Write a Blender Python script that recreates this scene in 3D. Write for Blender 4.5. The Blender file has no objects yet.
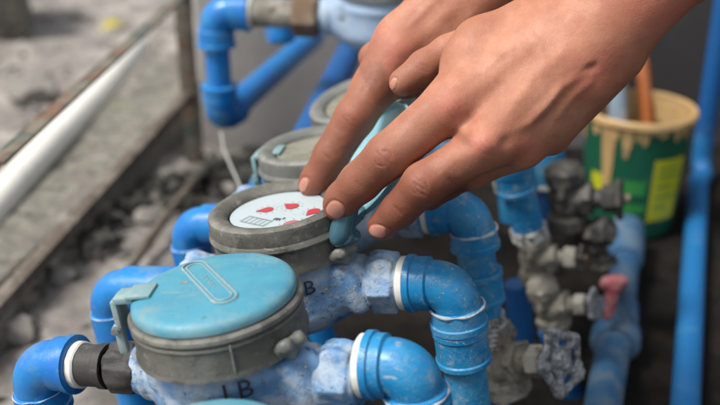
import bpy, bmesh, math, random
import numpy as np
from mathutils import Vector, Matrix, noise as mnoise
random.seed(7); rng = np.random.default_rng(7)
R = math.radians
scene = bpy.context.scene
COL = scene.collection

# ------------------------------------------------------------------ camera
PITCH = R(24.0)
CAMZ = 0.56
cam_data = bpy.data.cameras.new('camera')
cam_data.sensor_width = 36; cam_data.lens = 50.0
cam_data.clip_start = 0.02; cam_data.clip_end = 60
cam = bpy.data.objects.new('camera', cam_data); COL.objects.link(cam)
cam.location = (0, 0, CAMZ); cam.rotation_euler = (math.pi/2 - PITCH, 0, 0)
scene.camera = cam
cam_data.dof.use_dof = True
cam_data.dof.focus_distance = 0.592
cam_data.dof.aperture_fstop = 4.8
cam_data.dof.aperture_blades = 7

# ------------------------------------------------------------------ sky and sun (overcast)
SUN_EL, SUN_AZ = R(56), R(-112)      # azimuth measured from +Y towards +X
world = bpy.data.worlds.new('World'); scene.world = world; world.use_nodes = True
wn = world.node_tree.nodes; wl = world.node_tree.links
bg = wn['Background']
sky = wn.new('ShaderNodeTexSky'); sky.sky_type = 'NISHITA'; sky.sun_disc = False
sky.sun_elevation = SUN_EL; sky.sun_rotation = SUN_AZ
sky.air_density = 1.0; sky.dust_density = 3.0; sky.ozone_density = 0.6
hs = wn.new('ShaderNodeHueSaturation'); hs.inputs['Saturation'].default_value = 0.35
wl.new(sky.outputs[0], hs.inputs['Color']); wl.new(hs.outputs[0], bg.inputs['Color'])
bg.inputs['Strength'].default_value = 0.10
sun_d = bpy.data.lights.new('sun', 'SUN'); sun_d.energy = 2.1; sun_d.angle = R(16); sun_d.color = (1, 0.96, 0.9)
sun = bpy.data.objects.new('sun', sun_d); COL.objects.link(sun)
sdir = Vector((math.sin(SUN_AZ)*math.cos(SUN_EL), math.cos(SUN_AZ)*math.cos(SUN_EL), math.sin(SUN_EL)))
sun.rotation_euler = sdir.to_track_quat('Z', 'Y').to_euler()
scene.view_settings.view_transform = 'Standard'; scene.view_settings.look = 'None'
scene.view_settings.exposure = 0.85; scene.view_settings.gamma = 1.0
scene.view_settings.use_curve_mapping = False
scene.cycles.max_bounces = 6

cP, sP = math.cos(PITCH), math.sin(PITCH)
CAM_ROT = Matrix(((1, 0, 0), (0, sP, -cP), (0, cP, sP)))    # camera axes (right, up, back) as columns in world
def W(px, py, d):
    """real-world point seen at photo position px, py at depth d metres"""
    v = Vector(((px-360)*d/1000, (202.5-py)*d/1000, -d))
    return CAM_ROT @ v + Vector((0, 0, CAMZ))
def WZ(px, py, z):
    v = CAM_ROT @ Vector(((px-360)/1000, (202.5-py)/1000, -1))
    return Vector((0, 0, CAMZ)) + v*((z-CAMZ)/v.z)
def proj(p):
    v = CAM_ROT.transposed() @ (Vector(p) - Vector((0, 0, CAMZ)))
    return (360+1000*v.x/-v.z, 202.5-1000*v.y/-v.z, -v.z)

# ------------------------------------------------------------------ materials
class NT:
    def __init__(s, name):
        s.m = bpy.data.materials.new(name); s.m.use_nodes = True
        s.t = s.m.node_tree; s.b = s.t.nodes['Principled BSDF']
        tc = s.t.nodes.new('ShaderNodeTexCoord'); s.co = tc.outputs['Object']
        oi = s.t.nodes.new('ShaderNodeObjectInfo')
        mm = s.t.nodes.new('ShaderNodeMath'); mm.operation = 'MULTIPLY'; mm.inputs[1].default_value = 37.0
        s.t.links.new(oi.outputs['Random'], mm.inputs[0]); s.w = mm.outputs[0]
    def noise(s, scale, detail=6, rough=.6, off=0.0, stretch=None, dist=0.0):
        n = s.t.nodes.new('ShaderNodeTexNoise'); n.noise_dimensions = '4D'
        n.inputs['Scale'].default_value = scale; n.inputs['Detail'].default_value = detail
        n.inputs['Roughness'].default_value = rough; n.inputs['Distortion'].default_value = dist
        a = s.t.nodes.new('ShaderNodeMath'); a.operation = 'ADD'; a.inputs[1].default_value = off
        s.t.links.new(s.w, a.inputs[0]); s.t.links.new(a.outputs[0], n.inputs['W'])
        co = s.co
        if stretch:
            mp = s.t.nodes.new('ShaderNodeMapping'); mp.inputs['Scale'].default_value = stretch
            s.t.links.new(s.co, mp.inputs[0]); co = mp.outputs[0]
        s.t.links.new(co, n.inputs['Vector']); return n.outputs['Fac']
    def ramp(s, v, lo, hi, a=0.0, b=1.0):
        r = s.t.nodes.new('ShaderNodeMapRange'); r.interpolation_type = 'SMOOTHSTEP'
        s.t.links.new(v, r.inputs['Value'])
        r.inputs['From Min'].default_value = lo; r.inputs['From Max'].default_value = hi
        r.inputs['To Min'].default_value = a; r.inputs['To Max'].default_value = b
        return r.outputs[0]
    def math(s, op, a, b):
        n = s.t.nodes.new('ShaderNodeMath'); n.operation = op
        for i, v in enumerate((a, b)):
            if isinstance(v, (int, float)): n.inputs[i].default_value = v
            else: s.t.links.new(v, n.inputs[i])
        return n.outputs[0]
    def mix(s, fac, a, b):
        n = s.t.nodes.new('ShaderNodeMix'); n.data_type = 'RGBA'
        for i, v in ((0, fac), (6, a), (7, b)):
            if isinstance(v, (int, float)): n.inputs[i].default_value = v
            elif isinstance(v, tuple): n.inputs[i].default_value = (*v, 1)
            else: s.t.links.new(v, n.inputs[i])
        return n.outputs[2]
    def attr(s, name):
        n = s.t.nodes.new('ShaderNodeAttribute'); n.attribute_name = name; return n.outputs['Fac']
    def out(s, col, rough, bump=None, bump_dist=.0005, bump_str=1.0, **kw):
        if isinstance(col, tuple): s.b.inputs['Base Color'].default_value = (*col, 1)
        else: s.t.links.new(col, s.b.inputs['Base Color'])
        if isinstance(rough, (int, float)): s.b.inputs['Roughness'].default_value = rough
        else: s.t.links.new(rough, s.b.inputs['Roughness'])
        if bump is not None:
            b = s.t.nodes.new('ShaderNodeBump'); b.inputs['Distance'].default_value = bump_dist
            b.inputs['Strength'].default_value = bump_str
            s.t.links.new(bump, b.inputs['Height']); s.t.links.new(b.outputs[0], s.b.inputs['Normal'])
        for k, v in kw.items(): s.b.inputs[k.replace('_', ' ')].default_value = v
        return s.m

def grimy(name, base, layers, rough=.5, bump=.0004, bscale=300, rough2=None, metallic=0.0, base2=None, edge=None, scratch=None, **kw):
    """layers: (scale, lo, hi, colour, strength)"""
    n = NT(name)
    c = base
    if base2: c = n.mix(n.ramp(n.noise(45, 4, .55, 3.3), .35, .65), base, base2)
    tot = None
    for i, (sc, lo, hi, colr, st) in enumerate(layers):
        f = n.ramp(n.noise(sc, 8, .68, 11.7*i+1), lo, hi, 0, st)
        c = n.mix(f, c, colr)
        tot = f if tot is None else n.math('MAXIMUM', tot, f)
    if edge:
        g = n.t.nodes.new('ShaderNodeNewGeometry')
        e = n.math('MULTIPLY', n.ramp(g.outputs['Pointiness'], .515, .60), n.ramp(n.noise(90, 5, .6, 71), .36, .58))
        c = n.mix(n.math('MULTIPLY', e, .8), c, edge)
    if scratch:
        sf = n.math('MULTIPLY', n.ramp(n.noise(60, 3, .5, 81, (1, 14, 3)), .64, .70), n.ramp(n.noise(20, 3, .5, 83), .45, .6))
        c = n.mix(n.math('MULTIPLY', sf, .7), c, scratch)
    r = rough
    if rough2 is not None and tot is not None: r = n.ramp(tot, 0, 1, rough, rough2)
    b = n.noise(bscale, 6, .7, 55)
    if tot is not None: b = n.math('ADD', n.math('MULTIPLY', b, .6), tot)
    return n.out(c, r, b, bump, 1.0, Metallic=metallic, **kw)

M = {}
DUST = (.36, .35, .32)
M['pvc'] = grimy('blue_pvc', (.012, .225, .47), [(38, .45, .66, (.07, .26, .44), .75), (95, .535, .65, (.23, .35, .44), .75), (24, .56, .67, (.22, .30, .36), .6), (380, .57, .66, (.40, .46, .50), .8), (60, .64, .70, (.03, .05, .08), .7)], .32, .00035, 260, .75, base2=(.008, .185, .43), scratch=(.42, .50, .56))
M['pvc_clean'] = grimy('bright_blue_pvc', (.008, .195, .50), [(60, .50, .66, (.06, .22, .42), .6), (300, .61, .69, (.34, .40, .44), .75), (28, .55, .68, (.13, .23, .32), .5), (90, .66, .72, (.03, .05, .08), .6)], .28, .00015, 260, .55, base2=(.007, .15, .48))
M['pvc_dusty'] = grimy('dusty_blue_pipe', (.022, .095, .20), [(40, .42, .62, (.10, .145, .19), .85), (150, .6, .7, (.38, .38, .38), .7), (300, .66, .72, (.02, .03, .05), .6)], .6, .0005, 260, .85)
M['pvc_mid'] = grimy('mid_blue_pvc', (.012, .135, .35), [(38, .5, .7, (.05, .18, .34), .7), (160, .62, .70, (.20, .26, .32), .7), (60, .66, .74, (.03, .05, .07), .6)], .45, .0003, 260, .75)
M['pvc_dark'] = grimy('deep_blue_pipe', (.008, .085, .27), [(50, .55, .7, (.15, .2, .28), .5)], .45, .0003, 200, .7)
M['paint'] = grimy('worn_blue_paint', (.15, .29, .48), [(38, .42, .58, (.38, .45, .52), .85), (70, .59, .65, (.022, .085, .25), .8), (85, .58, .64, (.48, .50, .50), .95), (210, .60, .66, (.05, .055, .07), .85), (24, .61, .66, (.24, .19, .14), .75), (300, .62, .68, (.55, .56, .55), .8)], .42, .0005, 240, .75, base2=(.085, .22, .43), edge=(.45, .47, .47))
M['ring'] = grimy('grey_plastic', (.066, .065, .055), [(26, .42, .62, (.120, .117, .10), .85), (120, .56, .68, (.21, .20, .175), .7), (300, .62, .68, (.38, .36, .31), .8), (48, .56, .66, (.035, .034, .028), .8), (14, .56, .64, (.20, .19, .16), .6)], .48, .0005, 300, .8, edge=(.34, .33, .29), scratch=(.32, .31, .28))
M['ring_light'] = grimy('pale_grey_plastic', (.12, .125, .115), [(40, .42, .66, (.20, .20, .18), .8), (160, .58, .70, (.30, .30, .27), .7)], .55, .0004, 300, .8, edge=(.36, .36, .33))
M['lid'] = grimy('cyan_plastic_lid', (.060, .275, .37), [(24, .45, .66, (.13, .29, .34), .75), (100, .56, .70, (.19, .31, .34), .6), (330, .65, .70, (.32, .34, .32), .75), (70, .64, .70, (.06, .09, .09), .75), (13, .54, .66, (.20, .26, .26), .7)], .42, .0004, 260, .75, base2=(.05, .235, .34), edge=(.26, .34, .34), scratch=(.27, .36, .38))
M['hinge'] = grimy('worn_teal_plastic', (.18, .31, .33), [(60, .45, .62, (.30, .36, .35), .8), (200, .6, .7, (.12, .13, .12), .7)], .5, .0003, 300, .75)
M['flap'] = grimy('clear_teal_plastic', (.055, .13, .17), [(60, .5, .7, (.10, .18, .21), .5)], .16, .0001, 100, .4, Coat_Weight=.4)
M['flap_pale'] = grimy('pale_teal_plastic', (.20, .40, .46), [(60, .5, .7, (.42, .62, .66), .5)], .22, .0001, 100, .4)
M['dial'] = grimy('white_dial', (.42, .49, .51), [(60, .5, .7, (.34, .41, .42), .7), (500, .68, .72, (.3, .3, .28), .6)], .3, .0001, 200, .5)
M['dial_dirty'] = grimy('dirty_dial', (.19, .19, .145), [(60, .4, .65, (.28, .27, .22), .8), (90, .55, .7, (.22, .18, .10), .6)], .25, .0001, 200, .5)
M['red'] = NT('red_print').out((.42, .035, .045), .4)
M['pink'] = NT('faded_red_print').out((.40, .13, .14), .4)
M['ink_faint'] = NT('faded_print').out((.27, .31, .34), .5)
M['ink'] = NT('black_print').out((.03, .035, .05), .5)
M['white_pvc'] = grimy('white_pvc', (.70, .68, .62), [(60, .5, .7, (.45, .42, .36), .6), (220, .64, .72, (.2, .18, .15), .6)], .5, .0003, 300, .8)
M['glue'] = grimy('pipe_cement', (.50, .54, .58), [(90, .45, .65, (.30, .36, .42), .8)], .55, .0006, 400, .8)
M['black_pipe'] = grimy('black_plastic', (.035, .033, .030), [(70, .5, .7, (.13, .12, .10), .7)], .6, .0005, 300, .8)
M['brass'] = grimy('old_brass', (.17, .11, .068), [(50, .45, .65, (.30, .25, .19), .8), (130, .58, .68, (.09, .06, .045), .8)], .5, .0006, 300, .8, metallic=.25)
M['valve'] = grimy('cement_caked_brass', (.19, .175, .14), [(45, .44, .58, (.36, .335, .28), .85), (120, .58, .66, (.07, .065, .055), .85), (260, .62, .7, (.50, .49, .46), .7)], .6, .0012, 260, .85, metallic=.15)
M['valve_dark'] = grimy('black_grimy_brass', (.055, .052, .046), [(70, .5, .68, (.17, .16, .14), .8), (260, .64, .7, (.3, .29, .27), .6)], .5, .001, 260, .8, metallic=.2)
M['wheel'] = grimy('weathered_zinc', (.24, .255, .27), [(90, .47, .6, (.46, .48, .49), .85), (60, .55, .62, (.05, .05, .052), .7)], .4, .0008, 300, .75, metallic=.5)
M['thread'] = grimy('scaled_thread', (.42, .42, .40), [(200, .5, .6, (.09, .09, .09), .9), (90, .6, .7, (.12, .25, .45), .7)], .6, .0008, 300, .8)
M['green_rust'] = grimy('rusty_green_paint', (.065, .095, .08), [(30, .42, .54, (.19, .16, .12), .85), (36, .50, .58, (.17, .085, .05), .85), (70, .62, .68, (.48, .42, .36), .8)], .65, .001, 200, .85)
M['brown_rust'] = grimy('brown_rust', (.11, .085, .065), [(30, .46, .6, (.20, .17, .14), .8), (70, .56, .64, (.06, .045, .035), .8)], .8, .001, 200, .9)
M['cream'] = grimy('cream_pipe_plastic', (.80, .78, .71), [(14, .5, .7, (.55, .52, .45), .6), (50, .6, .7, (.30, .26, .2), .5)], .45, .0003, 100, .7)
M['bucket'] = grimy('green_printed_plastic', (.008, .085, .045), [(40, .55, .7, (.02, .14, .06), .8), (150, .66, .71, (.5, .45, .3), .8)], .4, .0003, 200, .7)
M['yellow'] = grimy('yellow_print', (.47, .47, .015), [(60, .55, .7, (.5, .5, .06), .5)], .45, .0002, 200, .6)
M['leafgreen'] = grimy('mid_green_print', (.03, .22, .05), [], .45)
M['label'] = NT('white_print').out((.6, .66, .7), .5)
M['creampaint'] = grimy('dried_cream_paint', (.44, .285, .125), [(50, .5, .7, (.33, .22, .10), .8), (90, .58, .68, (.12, .09, .05), .7), (60, .6, .7, (.50, .38, .22), .7)], .5, .0006, 200, .6)
M['orange'] = grimy('orange_handle', (.34, .10, .025), [(60, .5, .65, (.30, .07, .02), .8)], .35)
M['greyhandle'] = grimy('blue_grey_handle', (.20, .27, .33), [(60, .5, .65, (.40, .42, .40), .8)], .5)
M['pinkplastic'] = grimy('faded_red_plastic', (.26, .06, .07), [(80, .42, .62, (.34, .17, .17), .85)], .5)
M['leaf'] = grimy('dead_leaf', (.035, .035, .028), [(60, .5, .7, (.09, .08, .055), .8)], .8)
M['stone'] = grimy('grey_stone', (.20, .185, .165), [(30, .45, .65, (.33, .31, .28), .8), (120, .6, .7, (.08, .075, .065), .7)], .9, .001, 150, .95)
M['yellowleaf'] = NT('yellow_leaf').out((.42, .36, .06), .7)
M['slab'] = grimy('pale_cement', (.25, .235, .195), [(14, .42, .58, (.15, .14, .12), .8), (45, .50, .62, (.33, .31, .27), .75), (30, .54, .62, (.085, .078, .065), .8), (16, .55, .66, (.19, .21, .13), .6), (60, .58, .66, (.24, .13, .085), .6)], .9, .004, 60, .95)
M['wire'] = NT('pale_wire').out((.4, .4, .38), .5)
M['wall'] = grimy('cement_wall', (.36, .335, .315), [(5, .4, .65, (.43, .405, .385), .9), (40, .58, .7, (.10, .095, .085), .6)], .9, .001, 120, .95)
M['shaded_wall'] = grimy('shaded_cement_wall', (.050, .046, .045), [(6, .45, .65, (.07, .066, .064), .9)], .85, .001, 120, .9)

def ground_mat():
    n = NT('rubble_and_shaded_earth')
    sep = n.t.nodes.new('ShaderNodeSeparateXYZ'); n.t.links.new(n.co, sep.inputs[0])
    # dark earth with occlusion shade painted in on the +X side of an uneven edge, dry pale rubble on the other
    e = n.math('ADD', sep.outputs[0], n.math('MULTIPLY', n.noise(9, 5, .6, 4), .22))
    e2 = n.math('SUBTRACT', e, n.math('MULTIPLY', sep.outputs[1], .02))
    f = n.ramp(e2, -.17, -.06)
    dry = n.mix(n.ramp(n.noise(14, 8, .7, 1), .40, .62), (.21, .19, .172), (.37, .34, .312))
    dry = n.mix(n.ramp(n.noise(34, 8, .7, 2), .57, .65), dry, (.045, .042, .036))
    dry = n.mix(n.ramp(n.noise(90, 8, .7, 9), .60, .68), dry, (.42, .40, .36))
    shaded_earth = n.mix(n.ramp(n.noise(20, 8, .7, 3), .4, .65), (.006, .0055, .005), (.020, .0145, .0105))
    c = n.mix(f, dry, shaded_earth)
    b = n.math('ADD', n.noise(60, 8, .7, 5), n.noise(14, 4, .6, 6))
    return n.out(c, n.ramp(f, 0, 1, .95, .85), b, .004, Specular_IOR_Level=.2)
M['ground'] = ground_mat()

def skin_mat():
    n = NT('skin')
    base = n.mix(n.ramp(n.noise(38, 5, .6, 1), .35, .66), (.355, .142, .080), (.475, .215, .134))
    base = n.mix(n.ramp(n.noise(70, 6, .65, 13, None, .6), .50, .66, 0, .45), base, (.36, .12, .075))
    base = n.mix(n.ramp(n.noise(26, 4, .6, 23), .54, .68, 0, .4), base, (.50, .28, .17))
    base = n.mix(n.attr('redness'), base, (.43, .125, .085))
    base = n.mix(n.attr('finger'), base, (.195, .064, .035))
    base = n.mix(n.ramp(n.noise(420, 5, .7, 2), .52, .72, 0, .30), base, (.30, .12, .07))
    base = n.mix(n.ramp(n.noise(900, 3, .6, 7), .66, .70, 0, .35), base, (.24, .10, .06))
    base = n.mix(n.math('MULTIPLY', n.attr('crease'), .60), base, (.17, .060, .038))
    base = n.mix(n.attr('nail'), base, (.50, .235, .175))
    v = n.t.nodes.new('ShaderNodeTexVoronoi'); v.feature = 'DISTANCE_TO_EDGE'; v.inputs['Scale'].default_value = 850
    wv = n.t.nodes.new('ShaderNodeVectorMath'); wv.operation = 'ADD'
    nz = n.t.nodes.new('ShaderNodeTexNoise'); nz.inputs['Scale'].default_value = 300
    sc = n.t.nodes.new('ShaderNodeVectorMath'); sc.operation = 'SCALE'; sc.inputs['Scale'].default_value = .002
    n.t.links.new(n.co, nz.inputs['Vector']); n.t.links.new(nz.outputs['Color'], sc.inputs[0])
    n.t.links.new(n.co, wv.inputs[0]); n.t.links.new(sc.outputs[0], wv.inputs[1]); n.t.links.new(wv.outputs[0], v.inputs['Vector'])
    cell = n.ramp(v.outputs['Distance'], 0, .25)
    b = n.math('ADD', n.math('MULTIPLY', cell, .16), n.math('MULTIPLY', n.noise(180, 4, .55, 4), 1.0))
    b = n.math('MULTIPLY', b, n.math('SUBTRACT', 1.0, n.attr('nail')))
    r = n.math('SUBTRACT', n.ramp(n.noise(90, 4, .6, 5), .3, .7, .50, .64), n.math('MULTIPLY', n.attr('nail'), .18))
    m = n.out(base, r, b, .00035)
    n.b.inputs['Subsurface Weight'].default_value = .22
    n.b.inputs['Subsurface Radius'].default_value = (1.0, .30, .15)
    n.b.inputs['Subsurface Scale'].default_value = .004
    n.b.inputs['Specular IOR Level'].default_value = .42
    return m
M['skin'] = skin_mat()

# ------------------------------------------------------------------ object helpers
def link(name, me, mat, parent=None, mw=None, smooth=True):
    if mat is not None and len(me.materials) == 0: me.materials.append(mat)
    if smooth: me.polygons.foreach_set('use_smooth', [True]*len(me.polygons))
    o = bpy.data.objects.new(name, me); COL.objects.link(o)
    if parent is not None: o.parent = parent
    if mw is not None: o.matrix_local = mw
    return o
def thing(name, label, cat, mw=None, group=None):
    o = bpy.data.objects.new(name, None); COL.objects.link(o); o.empty_display_size = .02
    if mw is not None: o.matrix_world = mw
    return tag(o, label, cat, group)
def tag(o, label, cat, group=None):
    o['label'] = label; o['category'] = cat
    if group: o['group'] = group
    return o
def copy_tree(o, parent=None):
    c = o.copy(); COL.objects.link(c)
    if parent is not None: c.parent = parent
    for ch in list(o.children): copy_tree(ch, c)
    return c
def frame(A, N, o):
    A = Vector(A).normalized(); N = Vector(N); N = (N - A*N.dot(A)).normalized(); Y = N.cross(A)
    m = Matrix.Identity(4)
    for i in range(3): m[i][0] = A[i]; m[i][1] = Y[i]; m[i][2] = N[i]; m[i][3] = o[i]
    return m
def pymesh(name, V, F):
    me = bpy.data.meshes.new(name); me.from_pydata([tuple(v) for v in V], [], [tuple(f) for f in F]); me.validate(); me.update(); return me
def autosmooth(me, ang=38):
    me.polygons.foreach_set('use_smooth', [True]*len(me.polygons))
    try: me.set_sharp_from_angle(angle=R(ang))
    except Exception: pass
    return me
def lathe(prof, seg=64, wob=0.0, closed=False, a0=0.0, a1=2*math.pi, name='lathe'):
    """prof (r, z) in metres round z; radius 0 ends close it"""
    V, F = [], []; full = abs(a1-a0-2*math.pi) < 1e-6
    n = seg if full else seg+1
    rows = []
    for k, (r, z) in enumerate(prof):
        if r < 1e-7: rows.append([len(V)]*n); V.append((0, 0, z)); continue
        row = []
        for i in range(n):
            a = a0+(a1-a0)*i/seg
            rr = r+wob*mnoise.noise(Vector((math.cos(a)*3, math.sin(a)*3, z*80)))
            row.append(len(V)); V.append((rr*math.cos(a), rr*math.sin(a), z))
        rows.append(row)
    pairs = list(zip(rows, rows[1:]))
    if closed: pairs.append((rows[-1], rows[0]))
    for a, b in pairs:
        for i in range(n if full else n-1):
            j = (i+1) % n; q = [a[i], a[j], b[j], b[i]]
            q2 = []
            for x in q:
                if x not in q2: q2.append(x)
            if len(q2) > 2: F.append(q2)
    me = pymesh(name, V, F)
    bm = bmesh.new(); bm.from_mesh(me); bmesh.ops.recalc_face_normals(bm, faces=bm.faces); bm.to_mesh(me); bm.free()
    return autosmooth(me)
def tube(pts, rad, seg=24, cap=True, wob=0.0, squash=1.0, name='tube', seed=0, sides=None):
    pts = [Vector(p) for p in pts]
    if isinstance(rad, (int, float)): rad = [rad]*len(pts)
    T = []
    for i in range(len(pts)):
        a = pts[max(i-1, 0)]; b = pts[min(i+1, len(pts)-1)]
        d = b-a
        if d.length < 1e-9: d = T[-1] if T else Vector((0, 0, 1))
        T.append(d.normalized())
    u = T[0].orthogonal().normalized(); V, F = [], []
    for i, p in enumerate(pts):
        if i: u = (u - T[i]*u.dot(T[i])).normalized()
        v = T[i].cross(u)
        for k in range(seg):
            a = 2*math.pi*k/seg
            dvec = u*math.cos(a)+v*math.sin(a)*squash
            r = rad[i]
            if wob: r += wob*mnoise.noise(p*120+dvec*1.3+Vector((seed, 0, 0)))
            V.append(p+dvec*r)
    for i in range(len(pts)-1):
        for k in range(seg):
            j = (k+1) % seg
            F.append((i*seg+k, i*seg+j, (i+1)*seg+j, (i+1)*seg+k))
    if cap:
        F.append(tuple(range(seg))[::-1]); F.append(tuple((len(pts)-1)*seg+k for k in range(seg)))
    return autosmooth(pymesh(name, V, F))
def box(sx, sy, sz, bev=0.0, c=(0, 0, 0), name='box', rough=0.0, cuts=0):
    bm = bmesh.new(); bmesh.ops.create_cube(bm, size=1)
    for v in bm.verts: v.co = Vector((v.co.x*sx, v.co.y*sy, v.co.z*sz))+Vector(c)
    if bev: bmesh.ops.bevel(bm, geom=list(bm.edges), offset=bev, segments=2, affect='EDGES', profile=.5)
    if cuts:
        bmesh.ops.subdivide_edges(bm, edges=list(bm.edges), cuts=cuts, use_grid_fill=True)
        for v in bm.verts: v.co += mnoise.noise_vector(v.co*18)*rough
    me = bpy.data.meshes.new(name); bm.to_mesh(me); bm.free(); return autosmooth(me, 45)
def hexnut(r, h, name='nut', chamfer=.12, sides=6):
    """hex prism along x from 0 to h"""
    V, F = [], []
    rows = []
    for x, rr in ((0, r*(1-chamfer)), (h*.12, r), (h*.88, r), (h, r*(1-chamfer))):
        row = []
        for i in range(sides*4):
            a = 2*math.pi*i/(sides*4)
            t = (a % (2*math.pi/sides))-math.pi/sides
            q = rr*math.cos(math.pi/sides)/math.cos(t); q = min(q, rr*.985)
            row.append(len(V)); V.append((x, q*math.cos(a), q*math.sin(a)))
        rows.append(row)
    n = sides*4
    for a, b in zip(rows, rows[1:]):
        for i in range(n): F.append((a[i], a[(i+1) % n], b[(i+1) % n], b[i]))
    F.append(tuple(rows[0])[::-1]); F.append(tuple(rows[-1]))
    return autosmooth(pymesh(name, V, F), 20)
def join(meshes, name):
    bm = bmesh.new()
    for m in meshes:
        bm.from_mesh(m)
    me = bpy.data.meshes.new(name); bm.to_mesh(me); bm.free(); return autosmooth(me)
def xf(me, m):
    me.transform(m); return me
def RX(a): return Matrix.Rotation(R(a), 4, 'X')
def RY(a): return Matrix.Rotation(R(a), 4, 'Y')
def RZ(a): return Matrix.Rotation(R(a), 4, 'Z')
def TR(x, y, z): return Matrix.Translation((x, y, z))
mm = .001

# ------------------------------------------------------------------ signed-distance modelling
class SDF:
    def __init__(s, lo, hi, h):
        s.lo = np.array(lo, np.float32); s.h = h
        s.n = np.ceil((np.array(hi)-np.array(lo))/h).astype(int)+1
        s.V = np.full(tuple(s.n), 1e3, np.float32)
        s.ax = [s.lo[i]+h*np.arange(s.n[i], dtype=np.float32) for i in range(3)]
    def sub(s, lo, hi):
        sl = []
        for i in range(3):
            a = int(max(0, math.floor((lo[i]-s.lo[i])/s.h))); b = int(min(s.n[i], math.ceil((hi[i]-s.lo[i])/s.h)+1))
            if b <= a: return None, None
            sl.append(slice(a, b))
        P = np.meshgrid(*[s.ax[i][sl[i]] for i in range(3)], indexing='ij', sparse=True)
        return tuple(sl), P
    def put(s, sl, d, k, V=None, op='add'):
        V = s.V if V is None else V
        a = V[sl]
        if op == 'add':
            hh = np.clip(k-np.abs(a-d), 0, None)/max(k, 1e-6); V[sl] = np.minimum(a, d)-hh*hh*k*.25
        else:
            d = -d; hh = np.clip(k-np.abs(a-d), 0, None)/max(k, 1e-6); V[sl] = np.maximum(a, d)+hh*hh*k*.25
    def cone(s, a, b, ra, rb, k=4, V=None, op='add'):
        a = np.array(a, float); b = np.array(b, float); m = max(ra, rb)+k+3*s.h
        sl, P = s.sub(np.minimum(a, b)-m, np.maximum(a, b)+m)
        if sl is None: return
        ab = b-a; L = max((ab*ab).sum(), 1e-9)
        t = np.clip(((P[0]-a[0])*ab[0]+(P[1]-a[1])*ab[1]+(P[2]-a[2])*ab[2])/L, 0, 1)
        d = np.sqrt((P[0]-a[0]-t*ab[0])**2+(P[1]-a[1]-t*ab[1])**2+(P[2]-a[2]-t*ab[2])**2)-(ra+(rb-ra)*t)
        s.put(sl, d.astype(np.float32), k, V, op)
    def cyl(s, a, b, r, k=4, rnd=1.5, V=None, op='add', r2=None):
        """flat-ended cylinder or frustum"""
        a = np.array(a, float); b = np.array(b, float); r2 = r if r2 is None else r2; m = max(r, r2)+k+3*s.h
        sl, P = s.sub(np.minimum(a, b)-m, np.maximum(a, b)+m)
        if sl is None: return
        L = np.linalg.norm(b-a); u = (b-a)/L
        x = (P[0]-a[0])*u[0]+(P[1]-a[1])*u[1]+(P[2]-a[2])*u[2]
        q = np.sqrt(np.maximum((P[0]-a[0])**2+(P[1]-a[1])**2+(P[2]-a[2])**2-x*x, 0))
        rr = r+(r2-r)*np.clip(x/L, 0, 1)
        dx = np.abs(x-L/2)-(L/2-rnd); dq = q-(rr-rnd)
        d = np.minimum(np.maximum(dx, dq), 0)+np.sqrt(np.maximum(dx, 0)**2+np.maximum(dq, 0)**2)-rnd
        s.put(sl, d.astype(np.float32), k, V, op)
    def hex(s, x0, x1, r, c=(0, 0, 0), axis=0, k=2, rnd=1.0, rot=0.0, op='add'):
        # hexagonal prism along one axis, r = across-flats half width
        lo = np.array(c, float)-r*1.2-k-3*s.h; hi = np.array(c, float)+r*1.2+k+3*s.h
        lo[axis] = x0-k-3*s.h; hi[axis] = x1+k+3*s.h
        sl, P = s.sub(lo, hi)
        if sl is None: return
        o1, o2 = [(1, 2), (2, 0), (0, 1)][axis]
        u, v = P[o1]-c[o1], P[o2]-c[o2]; q = -1e3
        for i in range(3):
            a = rot+math.pi*i/3; q = np.maximum(q, np.abs(u*math.cos(a)+v*math.sin(a))-(r-rnd))
        dx = np.abs(P[axis]-(x0+x1)/2)-((x1-x0)/2-rnd)
        d = np.minimum(np.maximum(dx, q), 0)+np.sqrt(np.maximum(dx, 0)**2+np.maximum(q, 0)**2)-rnd
        s.put(sl, d.astype(np.float32), k, None, op)
    def ell(s, c, r, k=4, V=None, op='add'):
        c = np.array(c, float); r = np.array(r, float)
        sl, P = s.sub(c-r-k-3*s.h, c+r+k+3*s.h)
        if sl is None: return
        k0 = np.sqrt(((P[0]-c[0])/r[0])**2+((P[1]-c[1])/r[1])**2+((P[2]-c[2])/r[2])**2)
        s.put(sl, ((k0-1)*r.min()).astype(np.float32), k, V, op)
    def lumps(s, amp, scale, seed=0):
        """low-cost lumpiness: sum of warped sines"""
        X, Y, Z = np.meshgrid(*s.ax, indexing='ij', sparse=True)
        r = np.random.default_rng(seed); acc = 0
        for i in range(7):
            w = r.normal(size=3); w = w/np.linalg.norm(w)*(1.0+1.1*r.random())*2*math.pi/scale; ph = r.random(2)*7
            acc = acc+np.sin(w[0]*X+w[1]*Y+w[2]*Z+ph[0]+1.5*np.sin(.53*(w[1]*X-w[0]*Y+w[2]*Z)+ph[1]))
        s.V += (acc*amp/3.5).astype(np.float32)
    def mesh(s):
        V = s.V; n = V.shape
        ins = V < 0
        c = np.zeros(tuple(x-1 for x in n), np.int8)
        for i in (0, 1):
            for j in (0, 1):
                for k in (0, 1):
                    c += ins[i:n[0]-1+i, j:n[1]-1+j, k:n[2]-1+k]
        act = (c > 0) & (c < 8)
        idx = np.full(act.shape, -1, np.int64); cells = np.argwhere(act); idx[act] = np.arange(len(cells))
        pos = np.zeros((len(cells), 3)); cnt = np.zeros(len(cells))
        corners = [(i, j, k) for i in (0, 1) for j in (0, 1) for k in (0, 1)]
        vals = {q: V[cells[:, 0]+q[0], cells[:, 1]+q[1], cells[:, 2]+q[2]] for q in corners}
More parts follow.
